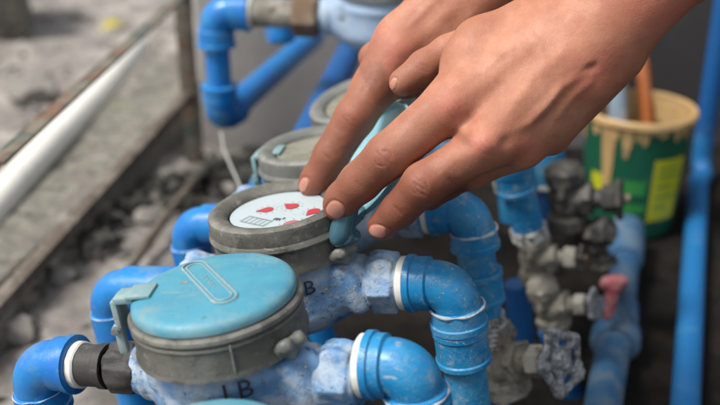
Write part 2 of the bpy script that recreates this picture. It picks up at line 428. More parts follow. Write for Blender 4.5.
        for a in corners:
            for ax in range(3):
                if a[ax]: continue
                b = list(a); b[ax] = 1; b = tuple(b)
                va, vb = vals[a], vals[b]; m = (va < 0) != (vb < 0)
                t = np.where(m, va/np.where(va-vb == 0, 1, va-vb), 0)
                p = np.tile(np.array(a, float), (len(cells), 1)); p[:, ax] = t
                pos[m] += p[m]; cnt[m] += 1
        pos = (pos/cnt[:, None]+cells)*s.h+s.lo
        quads = []
        for ax in range(3):
            sl0 = [slice(None)]*3; sl1 = [slice(None)]*3; sl0[ax] = slice(0, -1); sl1[ax] = slice(1, None)
            A, B = ins[tuple(sl0)], ins[tuple(sl1)]
            e = np.argwhere(A != B); flip = A[tuple(e.T)]
            o1, o2 = [(1, 2), (2, 0), (0, 1)][ax]
            ok = (e[:, o1] > 0) & (e[:, o2] > 0) & (e[:, o1] < n[o1]-1) & (e[:, o2] < n[o2]-1)
            e = e[ok]; flip = flip[ok]
            def cell(d1, d2):
                q = e.copy(); q[:, o1] -= d1; q[:, o2] -= d2; return idx[q[:, 0], q[:, 1], q[:, 2]]
            q = np.stack([cell(1, 1), cell(0, 1), cell(0, 0), cell(1, 0)], 1)
            q[~flip] = q[~flip][:, ::-1]
            quads.append(q)
        return pos, np.concatenate(quads)
def np_mesh(name, pos, quads):
    me = bpy.data.meshes.new(name); nf = len(quads)
    me.vertices.add(len(pos)); me.vertices.foreach_set('co', pos.astype(np.float32).ravel())
    me.loops.add(nf*4); me.loops.foreach_set('vertex_index', quads.astype(np.int32).ravel())
    me.polygons.add(nf); me.polygons.foreach_set('loop_start', np.arange(0, nf*4, 4, dtype=np.int32))
    me.polygons.foreach_set('loop_total', np.full(nf, 4, np.int32))
    me.update(calc_edges=True); me.validate(); me.polygons.foreach_set('use_smooth', [True]*len(me.polygons))
    return me
def relax(pos, quads, it=2, lam=.5):
    e = np.concatenate([quads[:, [0, 1]], quads[:, [1, 2]], quads[:, [2, 3]], quads[:, [3, 0]]])
    for _ in range(it):
        acc = np.zeros_like(pos); c = np.zeros(len(pos))
        for i in range(3):
            acc[:, i] = np.bincount(e[:, 0], pos[e[:, 1], i], len(pos))+np.bincount(e[:, 1], pos[e[:, 0], i], len(pos))
        c = np.bincount(e[:, 0], minlength=len(pos))+np.bincount(e[:, 1], minlength=len(pos))
        pos = pos+(acc/np.maximum(c, 1)[:, None]-pos)*lam
    return pos

#==================================================================== THE SETTING
def build_ground():
    xs = np.concatenate([np.linspace(-6, -1.5, 10), np.linspace(-1.4, 1.4, 230), np.linspace(1.5, 6, 10)])
    ys = np.concatenate([np.linspace(-2, .1, 8), np.linspace(.15, 2.6, 210), np.linspace(2.8, 9, 12)])
    V = []
    for y in ys:
        for x in xs:
            d = max(0, min(1, (-.06-x)/.15))
            h = .010*mnoise.noise(Vector((x*9, y*9, 0)))+.007*mnoise.noise(Vector((x*28, y*28, 3)))+.004*mnoise.noise(Vector((x*70, y*70, 3)))
            V.append((x, y, h*(.35+.9*d)))
    nx = len(xs); F = [(j*nx+i, j*nx+i+1, (j+1)*nx+i+1, (j+1)*nx+i) for j in range(len(ys)-1) for i in range(nx-1)]
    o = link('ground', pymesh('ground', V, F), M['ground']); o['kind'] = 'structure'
build_ground()
# back wall, two stretches; the right one has its shade painted into the colour
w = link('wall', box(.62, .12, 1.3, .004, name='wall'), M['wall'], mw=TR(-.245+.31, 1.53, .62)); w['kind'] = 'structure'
w = link('wall', box(1.6, .12, 1.3, .004, name='wall'), M['shaded_wall'], mw=TR(.378+.8, 1.55, .62)); w['kind'] = 'structure'
# pale cement ledge at the left, between the cream pipe and the rusty rail
a = WZ(-40, 300, .03); b = WZ(152, 112, .03)
dirv = (b-a); ang = math.atan2(dirv.y, dirv.x)
L = dirv.length+.5
led = link('cement_ledge', box(L, .125, .07, .006, name='cement_ledge', rough=.013, cuts=9), M['slab'])
led.matrix_world = Matrix.Translation((a+b)/2+Vector((0, .0, -.005))) @ Matrix.Rotation(ang, 4, 'Z'); led['kind'] = 'structure'
# beige block top-left
tb = link('stone_block', box(.34, .26, .22, .03, name='stone_block', rough=.02, cuts=5), M['slab'], mw=TR(-.92, 2.2, .10) @ RZ(20))
tag(tb, 'blurred beige stone block in the top left corner behind the rail', 'stone')

# ------------------------------------------------------------------ rusty rail frame
post_base = WZ(196, 168, 0)
def post_at(py):     # height on the post whose photo row is py
    lo, hi = 0, 1.2
    for _ in range(40):
        m_ = (lo+hi)/2
        if proj((post_base.x, post_base.y, m_))[1] > py: lo = m_
        else: hi = m_
    return lo
z1, z2 = post_at(-10), post_at(92)
rail = thing('rail_frame', 'rusty green angle iron frame standing over the rubble left of the meters', 'metal frame', Matrix.Translation(post_base))
def angle_bar(p, q, w_, t, name, mat, flip=1):
    p, q = Vector(p), Vector(q); L_ = (q-p).length; X = (q-p).normalized()
    m_ = frame(X, (0, 0, 1), p)
    me = join([box(L_, t, w_, t*.2, (L_/2, 0, -w_/2)), box(L_, w_, t, t*.2, (L_/2, flip*(w_/2+t/2), -t/2))], name)
    bmm = bmesh.new(); bmm.from_mesh(me)
    me.transform(m_)
    return link(name, me, mat, rail, Matrix.Translation(-post_base))
e1 = WZ(-12, 161, z1); e2 = WZ(-25, 332, z2)
angle_bar(e1, (post_base.x, post_base.y, z1), .012, .0035, 'rail', M['green_rust'], -1)
angle_bar(e2, (post_base.x, post_base.y, z2), .012, .0035, 'rail', M['brown_rust'])
pm = join([box(.022, .004, 1.0, .0008, (0, 0, .5)), box(.004, .022, 1.0, .0008, (-.0131, .0131, .5))], 'post')
link('post', pm, M['green_rust'], rail)
# third, lower rusty bar lying across the rubble
b3a, b3b = WZ(118, 285, .02), WZ(196, 178, .02)
bar = link('rusty_bar', tube([b3a, (b3a+b3b)/2+Vector((0, 0, .003)), b3b], .006, 10), M['brown_rust'])
tag(bar, 'short brown rusty bar lying on the rubble behind the left elbows', 'metal bar')
# cream pipe
ca, cb = WZ(-30, 236, .062), WZ(138, 47, .062)
n_ = 14
cp = link('cream_pipe', tube([ca.lerp(cb, i/n_)+Vector((0, 0, .002*math.sin(i*.5))) for i in range(n_+1)], .021, 32), M['cream'])
tag(cp, 'thick cream plastic pipe running diagonally under the green rail', 'pipe')

# ------------------------------------------------------------------ rubble, leaves (uncountable) + larger stones
def stone_mesh(r, seed, lumps=.35):
    bm = bmesh.new(); bmesh.ops.create_icosphere(bm, subdivisions=2, radius=1)
    rr = random.Random(seed); sx, sy, sz = rr.uniform(.8, 1.3), rr.uniform(.7, 1.1), rr.uniform(.45, .75)
    for v in bm.verts:
        f = 1+lumps*mnoise.noise(v.co*1.6+Vector((seed*3.1, 0, 0)))+.12*mnoise.noise(v.co*5+Vector((seed, 3, 0)))
        v.co = Vector((v.co.x*sx, v.co.y*sy, v.co.z*sz))*f*r
    me = bpy.data.meshes.new('stone'); bm.to_mesh(me); bm.free(); return autosmooth(me, 30)
stone_spots = [(95, 245, .022, 'pale'), (60, 275, .018, 'grey'), (150, 215, .024, 'pale'), (20, 330, .024, 'grey'),
               (120, 180, .02, 'grey'), (165, 178, .022, 'pale'), (232, 190, .018, 'dark'), (30, 90, .05, 'grey'), (150, 130, .03, 'grey')]
stone_labels = ['pale blurred stone in the rubble beyond the brown rail, above the second left elbow',
    'small grey stone on the rubble just beyond the brown rail', 'pale stone on the rubble left of the third left elbow',
    'grey stone at the left edge above the nearest left elbow', 'grey stone beside the ledge between rail and cream pipe',
    'pale stone at the foot of the green post', 'dark stone in the debris by the foot of the wall',
    'large grey stone beyond the green rail at upper left', 'grey stone beyond the brown rail near its post']
for i, (px, py, r, k) in enumerate(stone_spots):
    p = WZ(px, py, r*.3)
    o = link('stone', stone_mesh(r, i+1), M['stone'], mw=Matrix.Translation(p) @ RZ(i*51)); tag(o, stone_labels[i], 'stone', 'larger stones in the rubble')
def scatter_pebbles():
    bm = bmesh.new(); rr = random.Random(5)
    protos = [stone_mesh(1, 40+i) for i in range(4)]
    tmp = []
    for p in protos:
        b2 = bmesh.new(); b2.from_mesh(p)
        bmesh.ops.dissolve_limit(b2, angle_limit=.25, verts=b2.verts, edges=b2.edges); bmesh.ops.triangulate(b2, faces=b2.faces)
        tmp.append(([v.co.copy() for v in b2.verts], [[v.index for v in f.verts] for f in b2.faces])); b2.free()
    V, F = [], []
    for i in range(650):
        x = rr.uniform(-1.3, -.13); y = rr.uniform(.45, 2.4)
        r = rr.choice([.003, .004, .006, .009, .012])*rr.uniform(.7, 1.2)
        vs, fs = rr.choice(tmp); m_ = Matrix.Translation((x, y, r*.2)) @ Matrix.Rotation(rr.uniform(0, 6), 4, 'Z') @ Matrix.Rotation(rr.uniform(-.5, .5), 4, 'X')
        o_ = len(V)
        V += [m_ @ (v*r) for v in vs]; F += [[o_+k for k in f] for f in fs]
    o = link('rubble', pymesh('rubble', V, F), M['stone']); o['kind'] = 'stuff'; o['label'] = 'fine grey rubble and gravel'
scatter_pebbles()
def leaf_geo(rr, L, wd):
    V, F = [], []; n = 5
    curl = rr.uniform(-1.2, 1.2)*L
    for i in range(n+1):
        t = i/n; hw = wd*math.sin(math.pi*min(.98, max(.03, t)))**.8
        for s_ in (-1, 0, 1):
            V.append(Vector((t*L-L/2, s_*hw, (t-.5)**2*curl*1.2+abs(s_)*hw*.35+rr.uniform(-.001, .001))))
    for i in range(n):
        for s_ in (0, 1):
            a_ = i*3+s_; F.append((a_, a_+1, a_+4, a_+3))
    return V, F
def leaf_litter():
    rr = random.Random(11); V, F = [], []
    clusters = [(95, 225), (75, 215), (60, 250), (100, 240), (40, 260), (215, 175), (240, 180), (165, 190), (200, 185), (30, 285), (125, 205), (20, 270), (255, 178), (180, 205)]
    for i in range(330):
        if rr.random() < .8:
            c = rr.choice(clusters); p = WZ(c[0]+rr.gauss(0, 10), c[1]+rr.gauss(0, 6), .012)
        else: p = Vector((rr.uniform(-.9, .3), rr.uniform(.8, 1.9), .012))
        v, f = leaf_geo(rr, rr.uniform(.015, .04), rr.uniform(.004, .010))
        m_ = Matrix.Translation((p.x, p.y, .010+rr.random()*.014)) @ Matrix.Rotation(rr.uniform(0, 6.3), 4, 'Z') @ Matrix.Rotation(rr.uniform(-.6, .6), 4, 'X')
        o_ = len(V); V += [m_ @ q for q in v]; F += [[o_+k for k in q] for q in f]
    o = link('leaf_litter', pymesh('leaf_litter', V, F), M['leaf']); o['kind'] = 'stuff'; o['label'] = 'dark dead leaves caught in the rubble'
leaf_litter()
v, f = leaf_geo(random.Random(3), .06, .018)
yl = link('yellow_leaf', pymesh('yellow_leaf', v, f), M['yellowleaf'], mw=Matrix.Translation(WZ(114, 24, .02)) @ RZ(40) @ RX(20))
tag(yl, 'small yellow fallen leaf on the grey ground above the rail', 'leaf')

#==================================================================== WATER METERS
A_AX = Vector((.16, -.053, .026)).normalized()
def meter_frame(o, roll=0.0, yaw=0.0, fwd=0.0):
    A = Matrix.Rotation(yaw, 3, 'Z') @ A_AX
    m_ = frame(A, (0, 0, 1), o)
    return m_ @ Matrix.Rotation(roll, 4, 'Y') @ Matrix.Rotation(fwd, 4, 'X')
ORIG = {0: W(200, 458, .460), 1: W(214, 293, .543), 2: W(278, 212, .645), 3: W(318, 150, .745), 4: W(361, 102, .852), 5: W(413, 66, .957)}
MF = {k: meter_frame(v) for k, v in ORIG.items()}
MF[4] = meter_frame(ORIG[4], R(-6), 0, R(10))
for k in MF: print('meter', k, [round(x, 3) for x in MF[k].translation], 'proj', [round(x, 2) for x in proj(MF[k].translation)],
                   'R', [round(x) for x in proj(MF[k] @ Vector((.08, 0, -.05)))[:2]], 'L', [round(x) for x in proj(MF[k] @ Vector((-.08, 0, -.05)))[:2]])

def body_sdf(seed, h=1.15, caked=1.0):
    s = SDF((-78, -50, -92), (78, 50, -20), h)
    s.cyl((0, 0, -24), (0, 0, -38), 37, 5, 2, r2=41)
    s.cyl((0, 0, -36), (0, 0, -66), 41.5, 6, 5, r2=38)
    s.ell((0, 0, -62), (38, 38, 22), 8)
    for sg in (-1, 1):
        s.cone((sg*20, 0, -50), (sg*50, 0, -50), 25, 16, 12)
        s.cyl((sg*46, 0, -50), (sg*60, 0, -50), 14.5, 4, 1)
        s.cyl((sg*47, 0, -50), (sg*52, 0, -50), 18.5, 2, 1.5)
        s.cone((sg*38, 0, -30), (sg*46, 0, -44), 5, 7, 6)        # shoulder rib
    # flange bolts
    for a in (35, 145, 215, 346):
        x, y = 41*math.cos(R(a)), 41*math.sin(R(a))
        s.cyl((x, y, -33), (x, y, -46), 4.6, 3, 1)
    # cement drips on the outlet side
    r = random.Random(seed)
    for i in range(int(3*caked)):
        a = r.uniform(-2.6, .4); x = r.uniform(30, 56)
        y, z = 17*math.cos(a), -50-17*math.sin(a)
        s.ell((x, -abs(y)*.93, z*.98-1), (r.uniform(4, 8), r.uniform(3, 4.5), r.uniform(5, 10)), 6)
    s.cone((42, -17, -36), (52, -14, -60), 4, 5, 6)
    s.lumps(.06, 26, seed)
    return s
def sdf_to_mesh(s, name, it=1):
    pos, q = s.mesh(); pos = relax(pos, q, it); return np_mesh(name, pos*mm, q)
body_s = body_sdf(1)
body_me = sdf_to_mesh(body_s, 'body'); body_me.materials.append(M['paint'])
body_s2 = body_sdf(5, caked=.6)
body_me2 = sdf_to_mesh(body_s2, 'body'); body_me2.materials.append(M['paint'])

def text_mesh(txt, size, ext=.0003, name='lettering', align='CENTER'):
    c = bpy.data.curves.new('t', 'FONT'); c.body = txt; c.size = size; c.extrude = ext; c.align_x = align; c.align_y = 'CENTER'; c.resolution_u = 2
    o = bpy.data.objects.new('t', c); COL.objects.link(o)
    dg = bpy.context.evaluated_depsgraph_get(); me = bpy.data.meshes.new_from_object(o.evaluated_get(dg)); me.name = name
    bpy.data.objects.remove(o); bpy.data.curves.remove(c); return me
def sdf_at(s, P):
    q = (P-s.lo)/s.h; i = np.clip(np.floor(q).astype(int), 0, s.n-2); f = q-i
    out = 0
    for a in (0, 1):
        for b in (0, 1):
            for c in (0, 1):
                w_ = (f[:, 0] if a else 1-f[:, 0])*(f[:, 1] if b else 1-f[:, 1])*(f[:, 2] if c else 1-f[:, 2])
                out = out+w_*s.V[i[:, 0]+a, i[:, 1]+b, i[:, 2]+c]
    return out
def wrap_text(txt, size, s, x0, z0, ang):
    """letters laid on the camera-facing flank of the body (curving round z)"""
    me = text_mesh(txt, size, .0)
    bm = bmesh.new(); bm.from_mesh(me)
    bmesh.ops.triangulate(bm, faces=bm.faces)
    bmesh.ops.subdivide_edges(bm, edges=[e for e in bm.edges if e.calc_length() > .0018], cuts=2)
    n = len(bm.verts); L_ = np.array([v.co[:] for v in bm.verts])*1000
    rr = 41.0; th = R(ang)+L_[:, 0]/rr
    hit = np.zeros((n, 3)); best = np.full(n, 60.0); done = np.zeros(n, bool)
    for r_ in np.arange(50, 25, -.4):
        P = np.stack([r_*np.cos(th), r_*np.sin(th), z0+L_[:, 1]*.5-.5], 1)
        d = sdf_at(s, P); new = (~done) & (d < .15); best[new] = r_; done |= new
    best = np.where(done, best, np.median(best[done]) if done.any() else 40)
    for v, a, r_, l in zip(bm.verts, th, best, L_):
        r_ += 1.1; v.co = Vector((r_*math.cos(a), r_*math.sin(a), z0+l[1]))*mm
    bm.to_mesh(me); bm.free(); return me
LB_me = wrap_text('LB', .0155, body_s, 0, -38.4, -57)
LB_me2 = wrap_text('LB', .0140, body_s2, 0, -38.2, -54)

ring_prof = [(36, -4.5), (36.5, -1.2), (38.2, 0), (41.5, 0), (43.4, -1.2), (43.8, -4), (43.8, -9.5), (44.9, -10.5), (45.2, -12.2), (44.4, -13.6), (43.4, -14), (43, -22), (44, -24.5), (43.6, -27), (41, -28), (34, -28)]
open_ring_me = lathe([(r*mm, z*mm) for r, z in [(31.0, -4.2)]+[(31.5, -3.0)]+[(33.5, -1.6)]+ring_prof[2:]], 112, .0002, name='register_ring'); open_ring_me.materials.append(M['ring'])
closed_ring_me = lathe([(r*mm, z*mm) for r, z in [(30, -7), (40, -6.5), (44.2, -6.5), (45.2, -7.6), (45.3, -9.5), (44.4, -10.4), (44.0, -11.2), (44.9, -11.8), (45.0, -12.6), (44.3, -13.2), (44.5, -23), (45.4, -25), (45.0, -27.5), (43, -28.5), (34, -28.5)]], 112, .0002, name='register_ring'); closed_ring_me.materials.append(M['ring'])
light_ring_me = open_ring_me.copy(); light_ring_me.materials.clear(); light_ring_me.materials.append(M['ring_light'])
dial_me = lathe([(0, -4.0*mm), (31.2*mm, -4.0*mm)], 80, name='dial'); dial_me.materials.append(M['dial'])
dial_dirty_me = dial_me.copy(); dial_dirty_me.materials.clear(); dial_dirty_me.materials.append(M['dial_dirty'])
lid_prof = [(0, 1.2), (18, 1.1), (30, .7), (37.5, .1), (40.6, -.9), (42.2, -2.6), (42.7, -5), (42.5, -6.8), (40, -7.2)]
lid_me = lathe([(r*mm, z*mm) for r, z in lid_prof], 112, .00012, name='lid'); lid_me.materials.append(M['lid'])

def nut_mesh():
    s = SDF((-4, -25, -25), (22, 25, 25), .9)
    s.hex(0, 16.5, 17.4, rnd=1.6)
    s.cyl((-3, 0, 0), (2, 0, 0), 17.5, 2, 1)
    s.cyl((12, 0, 0), (19, 0, 0), 15.5, 2, 1)
    r = random.Random(3)
    for i in range(4):
        a = r.uniform(0, 6.3); s.ell((r.uniform(1, 15), 18*math.cos(a), 18*math.sin(a)), (r.uniform(3, 7), r.uniform(2.5, 4), r.uniform(2.5, 5)), 5)
    s.lumps(.12, 14, 4); s.lumps(.06, 6, 6); return sdf_to_mesh(s, 'union_nut', 1)
nut_me = nut_mesh(); nut_me.materials.append(M['paint'])
nut_black = nut_me.copy(); nut_black.materials.clear(); nut_black.materials.append(M['black_pipe'])
end_ring_me = xf(lathe([(8*mm, 0), (16.2*mm, 0), (17.2*mm, .8*mm), (17.2*mm, 4.6*mm), (16*mm, 5.6*mm), (8*mm, 5.6*mm)], 48, .0006, name='end_collar'), RY(90)); end_ring_me.materials.append(M['white_pvc'])
nip_me = xf(lathe([(11*mm, 0), (12.5*mm, 1*mm), (12.5*mm, 18*mm), (13.5*mm, 19*mm), (13.5*mm, 24*mm), (11*mm, 24*mm)], 40, .0004, name='nipple'), RY(90)); nip_me.materials.append(M['black_pipe'])

def lug_mesh(name='clamp_lug'):
    s = SDF((38, -9, -30), (60, 9, -4), .8)
    s.cyl((42, 0, -24), (52, 0, -24), 5, 3, 1); s.cone((44, -5, -24), (52, -5, -19), 3.5, 4, 3); s.cone((44, 5, -24), (52, 5, -20), 3.5, 4, 3)
    s.cyl((51, -8, -19), (51, 8, -19), 2.4, 1.5, .5)
    s.lumps(.3, 8, 3); return sdf_to_mesh(s, name)
lug_me = lug_mesh(); lug_me.materials.append(M['ring_light'])

SC = TR(0, 0, .0045) @ Matrix.Diagonal((1.06, 1.06, 1.17, 1)); SO = TR(0, 0, .006) @ Matrix.Diagonal((1.03, 1.03, 1.21, 1))
def make_meter(k, label, closed=False, light=False, dirty=False, body=None, letters=None):
    t = thing('water_meter', label, 'water meter', MF[k], 'water meters in a row')
    link('body', body or body_me, None, t)
    link('register_ring', closed_ring_me if closed else (light_ring_me if light else open_ring_me), None, t, SC if closed else SO)
    if not closed: link('dial', dial_dirty_me if dirty else dial_me, None, t, TR(0, 0, .0052))
    for sg in (-1, 1):
        link('union_nut', nut_black if (k == 1 and sg < 0) else nut_me, None, t, TR(sg*.0585, 0, -.05) @ (RZ(180) if sg < 0 else Matrix.Identity(4)) @ RX(8*k+sg*12) @ (Matrix.Diagonal((1, .84, .84, 1)) if (k == 1 and sg < 0) else Matrix.Identity(4)))
    link('end_collar', end_ring_me, None, t, TR(.0768 if k != 1 else .0785, 0, -.05 if k != 1 else -.0415))
    if letters: link('lettering', letters, M['ink'], t)
    link('clamp_lug', lug_me, None, t, RZ(-18))
    return t
m1 = make_meter(1, 'nearest complete water meter, its cyan round lid closed over the dial', closed=True, letters=LB_me)
m2 = make_meter(2, 'water meter with open lid and white dial of red pointers under the fingertips', body=body_me2, letters=LB_me2)
m3 = make_meter(3, 'open water meter with a dusty yellowed dial just behind the white dial', light=True, dirty=True)
m4 = make_meter(4, 'pale grey meter ring behind the raised index finger, fourth along the row', light=True, dirty=True, body=body_me2)
m5 = make_meter(5, 'water meter mostly hidden behind the rear hand, fifth along the row', light=True, dirty=True)
m0 = make_meter(0, 'water meter cut by the bottom edge, only the top of its teal lid showing', closed=True)

# cyan lid of meter 1 with its oval rib and marks
LL = TR(0, 0, .0045) @ Matrix.Diagonal((1.065, 1.065, 1, 1)); lid1 = link('lid', lid_me, None, m1, LL)
link('lid', lid_me, None, m0, LL)
def surf_z(x, y):
    r = math.hypot(x, y)
    for (r0, z0_), (r1, z1_) in zip(lid_prof, lid_prof[1:]):
        if r0 <= r <= r1: return z0_+(z1_-z0_)*(r-r0)/(r1-r0)
    return 0
def rib(points, rad, mat, name, parent, closed=True):
    pts = [Vector((x, y, surf_z(x, y)+rad*.25))*mm for x, y in points]
    if closed: pts.append(pts[0]); pts.append(pts[1])
    return link(name, tube(pts, rad*mm, 8, cap=not closed, wob=.00012), mat, parent)
def capsule(cx, cy, ang, L_, wd, n=9):
    P = []
    for s_, a0 in ((1, -90), (-1, 90)):
        for i in range(n+1):
            a = R(a0+180*i/n); P.append((s_*L_/2+math.cos(a)*wd/2 if False else s_*L_/2+math.cos(a)*wd/2, math.sin(a)*wd/2))
    c, s2 = math.cos(R(ang)), math.sin(R(ang))
    return [(cx+x*c-y*s2, cy+x*s2+y*c) for x, y in P]
def on_lid1(px, py):
    v = CAM_ROT @ Vector(((px-360)/1000, (202.5-py)/1000, -1)); inv = (MF[1] @ LL).inverted(); lo = inv @ Vector((0, 0, CAMZ)); lv = inv.to_3x3() @ v
    q = lo+lv*((.001-lo.z)/lv.z); return q.x*1000, q.y*1000
ra_, rb_ = on_lid1(191, 263), on_lid1(228, 301)
rcx, rcy, rang, rlen = (ra_[0]+rb_[0])/2, (ra_[1]+rb_[1])/2, math.degrees(math.atan2(rb_[1]-ra_[1], rb_[0]-ra_[0])), math.hypot(rb_[0]-ra_[0], rb_[1]-ra_[1])
cap = capsule(rcx, rcy, rang, rlen-10, 12.5)
# re-solved from the photograph: the oval runs from the far rim to the middle, left of centre to right
M['rib'] = grimy('dusty_teal_rib', (.17, .29, .32), [(120, .45, .6, (.30, .33, .32), .8)], .6, .0003, 300, .8)
rib(cap, .8, M['rib'], 'grip_rib', lid1); rib(capsule(rcx, rcy, rang, rlen-13, 8.5), .5, M['rib'], 'grip_rib', lid1)
link('seam', box(.0016, .0012, .0165, .0004, name='seam'), M['ring'], m1, RZ(-56) @ TR(.0476, 0, -.0165) @ RY(0) @ RZ(0))
em = [box(.9*mm, (2.6 if i % 3 else 1.6)*mm, .0005, .0002, ((-9+1.9*i)*mm, (.7 if i % 2 else -.5)*mm, 0)) for i in range(10)]
link('embossing', join(em, 'embossing'), M['rib'], lid1, TR(rcx*mm, rcy*mm, .0012) @ RZ(rang))
link('chip', box(.0042, .0024, .0006, .0002), M['ring'], lid1, TR(-.0165, .001, .0011) @ RZ(25))
# hinge bracket on the left of meter 1
def hinge_mesh():
    a = box(.011, .017, .0035, .0008, (-.043, 0, .0005)); b = box(.0035, .017, .020, .0008, (-.0488, 0, -.0092))
    c = box(.005, .006, .015, .001, (-.050, -.0045, -.0245)); d = box(.014, .019, .0020, .0006, (-.034, 0, .0024))
    e = tube([(-.0505, -.0095, -.016), (-.0505, .0095, -.016)], .0026, 14)
    return join([a, b, c, d, e], 'hinge')
hm = hinge_mesh(); link('hinge', hm, M['hinge'], m1, TR(-.0045, -.004, .0035) @ RZ(12) @ Matrix.Diagonal((1, .85, 1, 1))); link('hinge', hm, M['hinge'], m3, RZ(8)); link('hinge', hm, M['hinge'], m0)
pin = link('hinge_pin', xf(lathe([(0, 0), (2.2*mm, 0), (2.2*mm, 1.2*mm), (0, 1.6*mm)], 16), TR(-.0502, -.0092, -.016) @ RX(90)), M['wheel'], m1, TR(-.0045, -.004, .0035) @ RZ(12))

# dial print of meter 2
zd = -3.6
def on_dial(px, py):
    o = Vector((0, 0, CAMZ)); v = CAM_ROT @ Vector(((px-360)/1000, (202.5-py)/1000, -1))
    inv = (MF[2] @ TR(0, 0, .0052)).inverted(); lo = inv @ o; lv = inv.to_3x3() @ v
    t = (zd*mm-lo.z)/lv.z; q = lo+lv*t; return q.x, q.y
dial2 = [c for c in m2.children if c.name.startswith('dial')][0]
def teardrop(x, y, ang, L_, wd, z=zd):
    V = []; n = 18
    for i in range(n):
        a = 2*math.pi*i/n; V.append((math.cos(a)*wd/2*(1 if math.cos(a) < .2 else 1+(math.cos(a)-.2)*L_/wd*1.5), math.sin(a)*wd/2*(1 if math.cos(a) < .3 else 1-(math.cos(a)-.3)*.95)))
    c, s2 = math.cos(ang), math.sin(ang)
    V = [(x+(p*c-q*s2)*mm, y+(p*s2+q*c)*mm, z*mm) for p, q in V]
    return pymesh('pointer', V, [tuple(range(n))])
for (px, py, ang, L_, wd, mt) in [(267, 209.5, 200, 5.6, 8.6, 'red'), (292, 206, 150, 6.2, 9.4, 'red'), (313.5, 211, 250, 5.2, 9.0, 'red'), (292.5, 224, 20, 1.5, 13.0, 'pink'), (315, 220.5, 300, 3.6, 8.6, 'red')]:
    x, y = on_dial(px, py)
    ring_pts = [(x*1000+math.cos(R(a))*(wd/2+2.6), y*1000+math.sin(R(a))*(wd/2+2.6)) for a in range(0, 360, 20)]
    link('pointer', teardrop(x, y, R(ang), L_, wd), M[mt], dial2, smooth=False)
    for a in range(0, 360, 36):   # graduations
        q = (x+math.cos(R(a))*(wd/2+2.9)*mm, y+math.sin(R(a))*(wd/2+2.9)*mm)
        if math.hypot(*q) < .029:
            pass
    sc_me = bpy.data.meshes.new('scale'); bm = bmesh.new()
    for a in range(0, 360, 36):
        q = Vector((x+math.cos(R(a))*(wd/2+2.4)*mm, y+math.sin(R(a))*(wd/2+2.4)*mm, (zd+.05)*mm))
        if q.to_2d().length > .0285: continue
        b2 = [bm.verts.new(q+Matrix.Rotation(R(a), 3, 'Z') @ Vector((dx*mm, dy*mm, 0))) for dx, dy in ((-.7, -.25), (.7, -.25), (.7, .25), (-.7, .25))]
        bm.faces.new(b2)
    bm.to_mesh(sc_me); bm.free(); link('scale_marks', sc_me, M['ink_faint'], dial2, smooth=False)
x, y = on_dial(279, 219); link('lettering', text_mesh('m³', .0070, .0001), M['ink'], dial2, TR(x, y, (zd+.1)*mm) @ RZ(-10), smooth=False)
x, y = on_dial(256, 221)
fr = []
for (cx, cy, sx, sy) in [(0, 4.2, 21, .55), (0, -4.2, 21, .55), (-10.3, 0, .55, 8.4), (10.3, 0, .55, 8.4), (-6.2, 0, .4, 8), (-2, 0, .4, 8), (2.1, 0, .4, 8), (6.2, 0, .4, 8)]:
    fr.append(box(sx*mm, sy*mm, .0002, 0, (cx*mm, cy*mm, 0)))
ctr = link('counter_frame', join(fr, 'counter_frame'), M['ink_faint'], dial2, TR(x, y, (zd+.2)*mm) @ RZ(-22), smooth=False)
# raised lid of meter 2: a shallow dish standing on its hinge
flap_prof = [(0, 0), (30, .2), (37, .6), (41, 1.6), (42.6, 3.6), (42.8, 6.4), (41.8, 7.4), (40.6, 6.4), (40.0, 3.6), (36, 2.6), (0, 2.3)]
flap = link('lid', lathe([(r*mm, z*mm) for r, z in flap_prof], 96, .0003, name='lid'), M['flap_pale'], m2)
flap['label'] = 'pale teal lid standing open between the fingers'
# local: dish normal along +x (leaning), dish centre 44 mm up from the hinge
lean = 28
fc, ft, fb_ = W(380, 163, .668), W(407, 92, .66), W(356, 234, .632)
fup = (ft-fb_).normalized(); fn = Vector((1, .62, 0)); fn = (fn-fup*fn.dot(fup)).normalized()
fm = frame(fup, -fn, fc)
flap.matrix_local = MF[2].inverted() @ fm
flh = join([box(.010, .022, .006, .001, (.049, 0.004, -.006)), tube([(.050, -.010, -.006), (.050, .020, -.006)], .0036, 16)], 'hinge')
link('hinge', flh, M['flap'], m2, RZ(-6))
fk = SDF((38, -34, -16), (62, -4, 18), .7)
fk.cone((50, -18, -5), (55, -17, 8), 7.8, 7.0, 4); fk.cone((47, -20, -10), (54, -12, -11), 5, 5, 4)
link('lid_ear', sdf_to_mesh(fk, 'lid_ear', 3), M['flap'], m2)
# half-open lid of meter 4
f4 = link('lid', flap.data.copy(), M['ring_light'], m4); f4.data.materials.clear(); f4.data.materials.append(M['ring_light'])
f4.matrix_local = TR(0, .044, -.004) @ RX(-62) @ TR(0, .044, 0)

